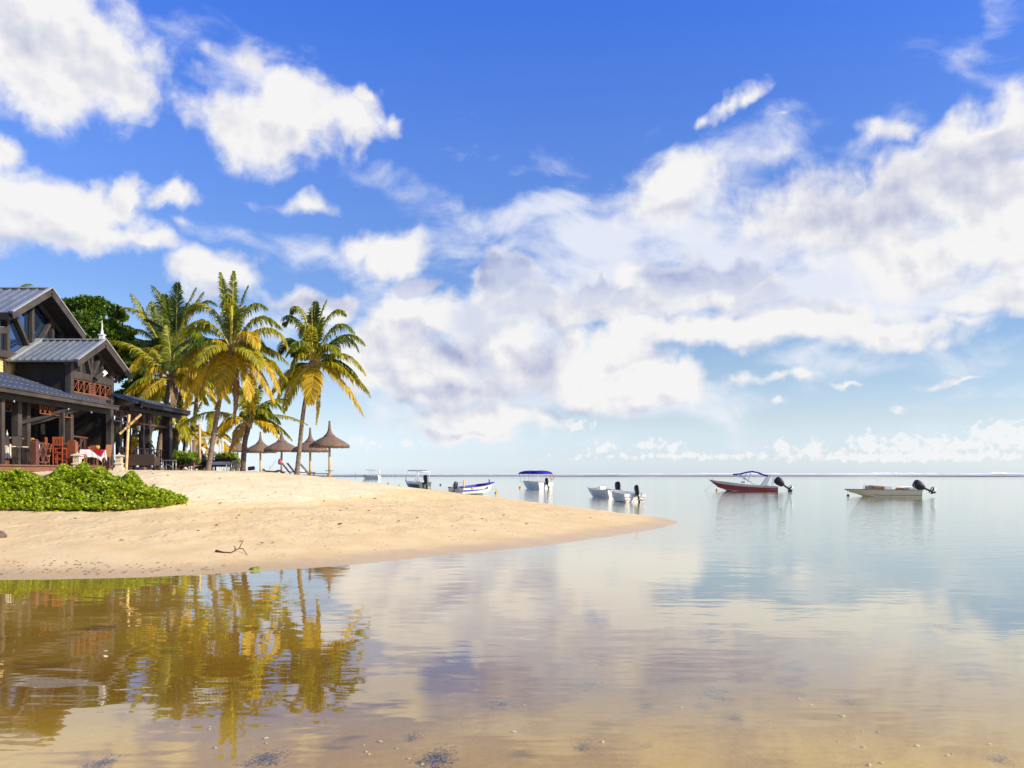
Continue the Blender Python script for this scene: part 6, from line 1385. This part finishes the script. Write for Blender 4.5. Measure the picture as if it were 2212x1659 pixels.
# canopy boat
t, rw = boat('white excursion boat under a royal blue awning with an orange lifebuoy', 106.5, 1777, (-.49, .87), 5.6, 2.15, .80, .92, .25, BTEAL, BW, BW, BW, deck=.3, rake=.8, rise=.7, inner_d=.5)
strake(t, rw, 3, 0, .022, BINT, 'rub_rail'); outboard(t, -.02, -.1, .72, 25, 1.2)
b = B(); k = 9
for j_ in range(2):
    x0, x1 = (.2, 2.35) if j_ == 0 else (2.42, 4.9); vs = []
    for i in range(7):
        xx = x0 + (x1 - x0) * i / 6; e = math.sin(math.pi * i / 6) ** .5 * .10 if True else 0
        vs += [(xx, 1.12 * math.cos(math.pi * q_ / (k - 1)), 1.83 + e + .32 * math.sin(math.pi * q_ / (k - 1)) ** .8) for q_ in range(k)]
    b.add(vs, [(i * k + q_, (i + 1) * k + q_, (i + 1) * k + q_ + 1, i * k + q_ + 1) for i in range(6) for q_ in range(k - 1)])
    for i in (0, 6): c = [vs[i * k + q_] for q_ in range(k)]; b.add(c, [tuple(range(k)) if i else tuple(reversed(range(k)))])
aw = b.build('awning', CANV, t, 50); md = aw.modifiers.new('t', 'SOLIDIFY'); md.thickness = .04
for xx in (.3, 1.4, 2.4, 3.6, 4.8):
    for sg in (-1, 1): b = B(); b.tube([(xx, sg * min(1.0, 1.0 if xx < 4 else .8), .75), (xx, sg * 1.08, 1.9)], .018, 6); b.build('awning_pole', BW, aw, True)
b = B(); n_ = 18; vs = []
for i in range(n_):
    a = 2 * math.pi * i / n_; cc = Vector((.24, -1.1 + .0, 1.42)) + Vector((.0, math.cos(a), math.sin(a) * 1.1)) * .24
    for q_ in range(6): bb = 2 * math.pi * q_ / 6; vs.append(cc + (Vector((0, math.cos(a), math.sin(a))) * math.cos(bb) + Vector((1, 0, 0)) * math.sin(bb)) * .055)
b.add(vs, [(i * 6 + q_, i * 6 + (q_ + 1) % 6, ((i + 1) % n_) * 6 + (q_ + 1) % 6, ((i + 1) % n_) * 6 + q_) for i in range(n_) for q_ in range(6)])
o = b.build('lifebuoy', ORNG, None, True); o.matrix_world = t.matrix_basis.copy(); o['label'] = 'orange lifebuoy hanging from the awning pole of the blue-awning boat'; o['category'] = 'lifebuoy'
seats(t, 1.0, 1.4, 1.8, .72); seats(t, 2.4, 2.8, 1.8, .72)
b = B(); b.tube([(5.5, 0, 0.85), (5.85, .1, .35), (6.4, .25, 0)], .014, 5); b.build('mooring_line', STEEL, t, True)
buoy(1694, 1588, YEB, 'yellow buoy below the bow of the boat with the blue awning', .18)
# white boat with blue rim by the sand
t, rw = boat('white open boat with blue rim and turquoise bottom, its bow pointing right', 79.0, 1484, (.70, .714), 5.0, 2.2, .58, 1.05, .12, BT, BW, BW, BB, deck=.3, rake=.9, rise=.6, inner_d=.38, up_k=.9, zoff=.06)
strake(t, rw, 3, 0, .028, BB, 'rub_rail'); outboard(t, -.02, -.05, .60, 20, 1.0); seats(t, 1.2, 1.5, 1.7, .48)
b = B(); b.box(-.08, -1.0, .54, .05, -.7, .62); b.box(-.08, .7, .54, .05, 1.0, .62); b.build('transom_cap', BDK, t); b = B(); b.box(.55, -.52, .2, .63, -.44, 1.25); b.build('yellow_post', YLW, t); b = B(); b.lathe([(.05, .98), (.05, 1.22), (.06, 1.3)], 8, (4.3, 0, 0)); b.build('bow_post', BDK, t)
b = B()
for yy in (.5, .9): b.tube([(.4, yy, .45), (.4, yy, .85), (1.3, yy, 1.05), (1.3, yy, .6)], .016, 6)
for xx in (.4, .85, 1.3): b.tube([(xx, .5, .85 + (xx - .4) * .22), (xx, .9, .85 + (xx - .4) * .22)], .016, 6)
b.build('steel_rack', STEEL, t, True); b = B(); b.box(1.0, -1.13, .46, 1.3, -1.105, .58); b.build('yellow_sticker', YLW, t)
b = B(); b.tube([(4.9, 0, 0.95), (5.25, .1, .35), (5.800000000000001, .25, 0)], .014, 5); b.build('mooring_line', STEEL, t, True)
buoy(1615, 1605, YEB, 'yellow buoy at the bow of the blue-rimmed boat', .15)
# white boat with a tubular arch
t, rw = boat('white boat with dark grey side panels and a tall white tube arch', 116.5, 1384, (-.58, .81), 5.6, 2.0, .72, .98, .25, BW, GRYP, BW, BW, deck=.45, rake=1.0, rise=.6, up_k=.62)
outboard(t, -.02, 0, .80, 18, 1.75)
for sg in (-1, 1):
    for pts_ in ([(4.2, sg * .75, .85), (3.3, sg * .8, 2.25)], [(.6, sg * .9, .8), (.25, sg * .9, 2.1)]): b = B(); b.tube(pts_, .06, 8); b.build('arch_leg', BW, t, True)
b = B()
for yy in (-.8, 0, .8): b.tube([(3.35, yy, 2.28), (2.8, yy, 2.36), (1.2, yy, 2.30), (.2, yy, 2.12)], .07, 8)
for xx, zz in ((3.3, 2.28), (.25, 2.12)): b.tube([(xx, -.85, zz), (xx, .85, zz)], .08, 8)
b.build('arch_top', BW, t, True); b = B(); b.lathe([(.16, 0), (.18, .02), (.16, .04)], 12, (1.9, 0, 1.0), cap=False); b.build('steering_wheel', BLACK, t, True); seats(t, .8, 1.3, 1.4, .78)
buoy(1265, 1575, YEB, 'yellow buoy left of the boat with the tube arch', .22); buoy(1301, 1581, YEB, 'low yellow buoy at the bow of the boat with the tube arch', .16); buoy(1434, 1579, BRB, 'brown buoy floating between the arch boat and the blue-rimmed boat', .17)
# distant double-hulled boat
t, rw = boat('small distant white boat with posts and a blue sun roof, leftmost boat', 290, 1236, (-.96, .28), 6.6, 2.4, .95, 1.05, .3, BDK, BW, BW, BW, deck=.3, rake=.8, rise=.5)
for xx in (.2, 1.2, 2.6, 3.6):
    for sg in (-1, 1): b = B(); b.tube([(xx, sg * 1.0, .9), (xx, sg * 1.0, 2.9)], .04, 6); b.build('roof_post', BW, t)
b = B(); b.box(2.4, -1.1, 2.9, 4.6, 1.1, 3.0); b.build('sun_roof', CANV, t); b = B(); b.box(.1, -1.1, 2.85, 2.38, 1.1, 2.9); b.build('rear_roof', BW, t); seats(t, .5, 1.2, 1.6, 1.2, BW); b = B(); b.box(4.8, -.4, 1.0, 5.6, .4, 1.35); b.build('cabin_top', BW, t); b = B(); b.box(-.05, -.2, 1.9, .15, .5, 2.6); b.build('signboard', BW, t)
# far paddler standing on a board
D = 470.; t = thing('person', 'tiny distant paddler standing on a white board near the horizon', 'person', (X_at(1158, D), D, .12))
j = {'pelvis': (0, 0, .92, .13), 'chest': (0, 0, 1.25, .15), 'neck': (0, 0, 1.45, .05), 'head': (0, 0, 1.60, .1), 'hl': (-.1, 0, .84, .09), 'kl': (-.13, 0, .45, .06), 'al': (-.15, 0, .05, .045), 'hr': (.1, 0, .84, .09), 'kr': (.13, 0, .45, .06), 'ar': (.15, 0, .05, .045), 'sl': (-.19, 0, 1.38, .05), 'el': (-.3, -.1, 1.15, .04), 'wl': (-.12, -.25, 1.05, .03), 'sr': (.19, 0, 1.38, .05), 'er': (.3, -.1, 1.2, .04), 'wr': (.05, -.28, 1.3, .03)}
smooth_skin('body', j, [('pelvis', 'chest'), ('chest', 'neck'), ('neck', 'head'), ('pelvis', 'hl'), ('hl', 'kl'), ('kl', 'al'), ('pelvis', 'hr'), ('hr', 'kr'), ('kr', 'ar'), ('chest', 'sl'), ('sl', 'el'), ('el', 'wl'), ('chest', 'sr'), ('sr', 'er'), ('er', 'wr')], SKIN, t, 1)
b = B(); b.lathe([(.145, .80), (.15, 1.0), (.135, 1.05)], 12, cap=False); b.build('swim_shorts', RCLO, t, True)
bd_ = B(); n = 20; vs = []
for zz, k in ((-.06, .8), (.0, 1), (.07, .85)): vs += [(2.6 * math.cos(2 * math.pi * i / n) * (k * .03 + .97), .45 * math.sin(2 * math.pi * i / n) * k, zz) for i in range(n)]
bd_.add(vs, [(r * n + i, r * n + (i + 1) % n, (r + 1) * n + (i + 1) % n, (r + 1) * n + i) for r in range(2) for i in range(n)] + [tuple(reversed(range(n))), tuple(2 * n + i for i in range(n))])
o = bd_.build('paddle_board', WHITE, None, 40); o.location = (X_at(1158, D), D, .06); o['label'] = 'white paddle board floating under the distant standing paddler'; o['category'] = 'paddle board'
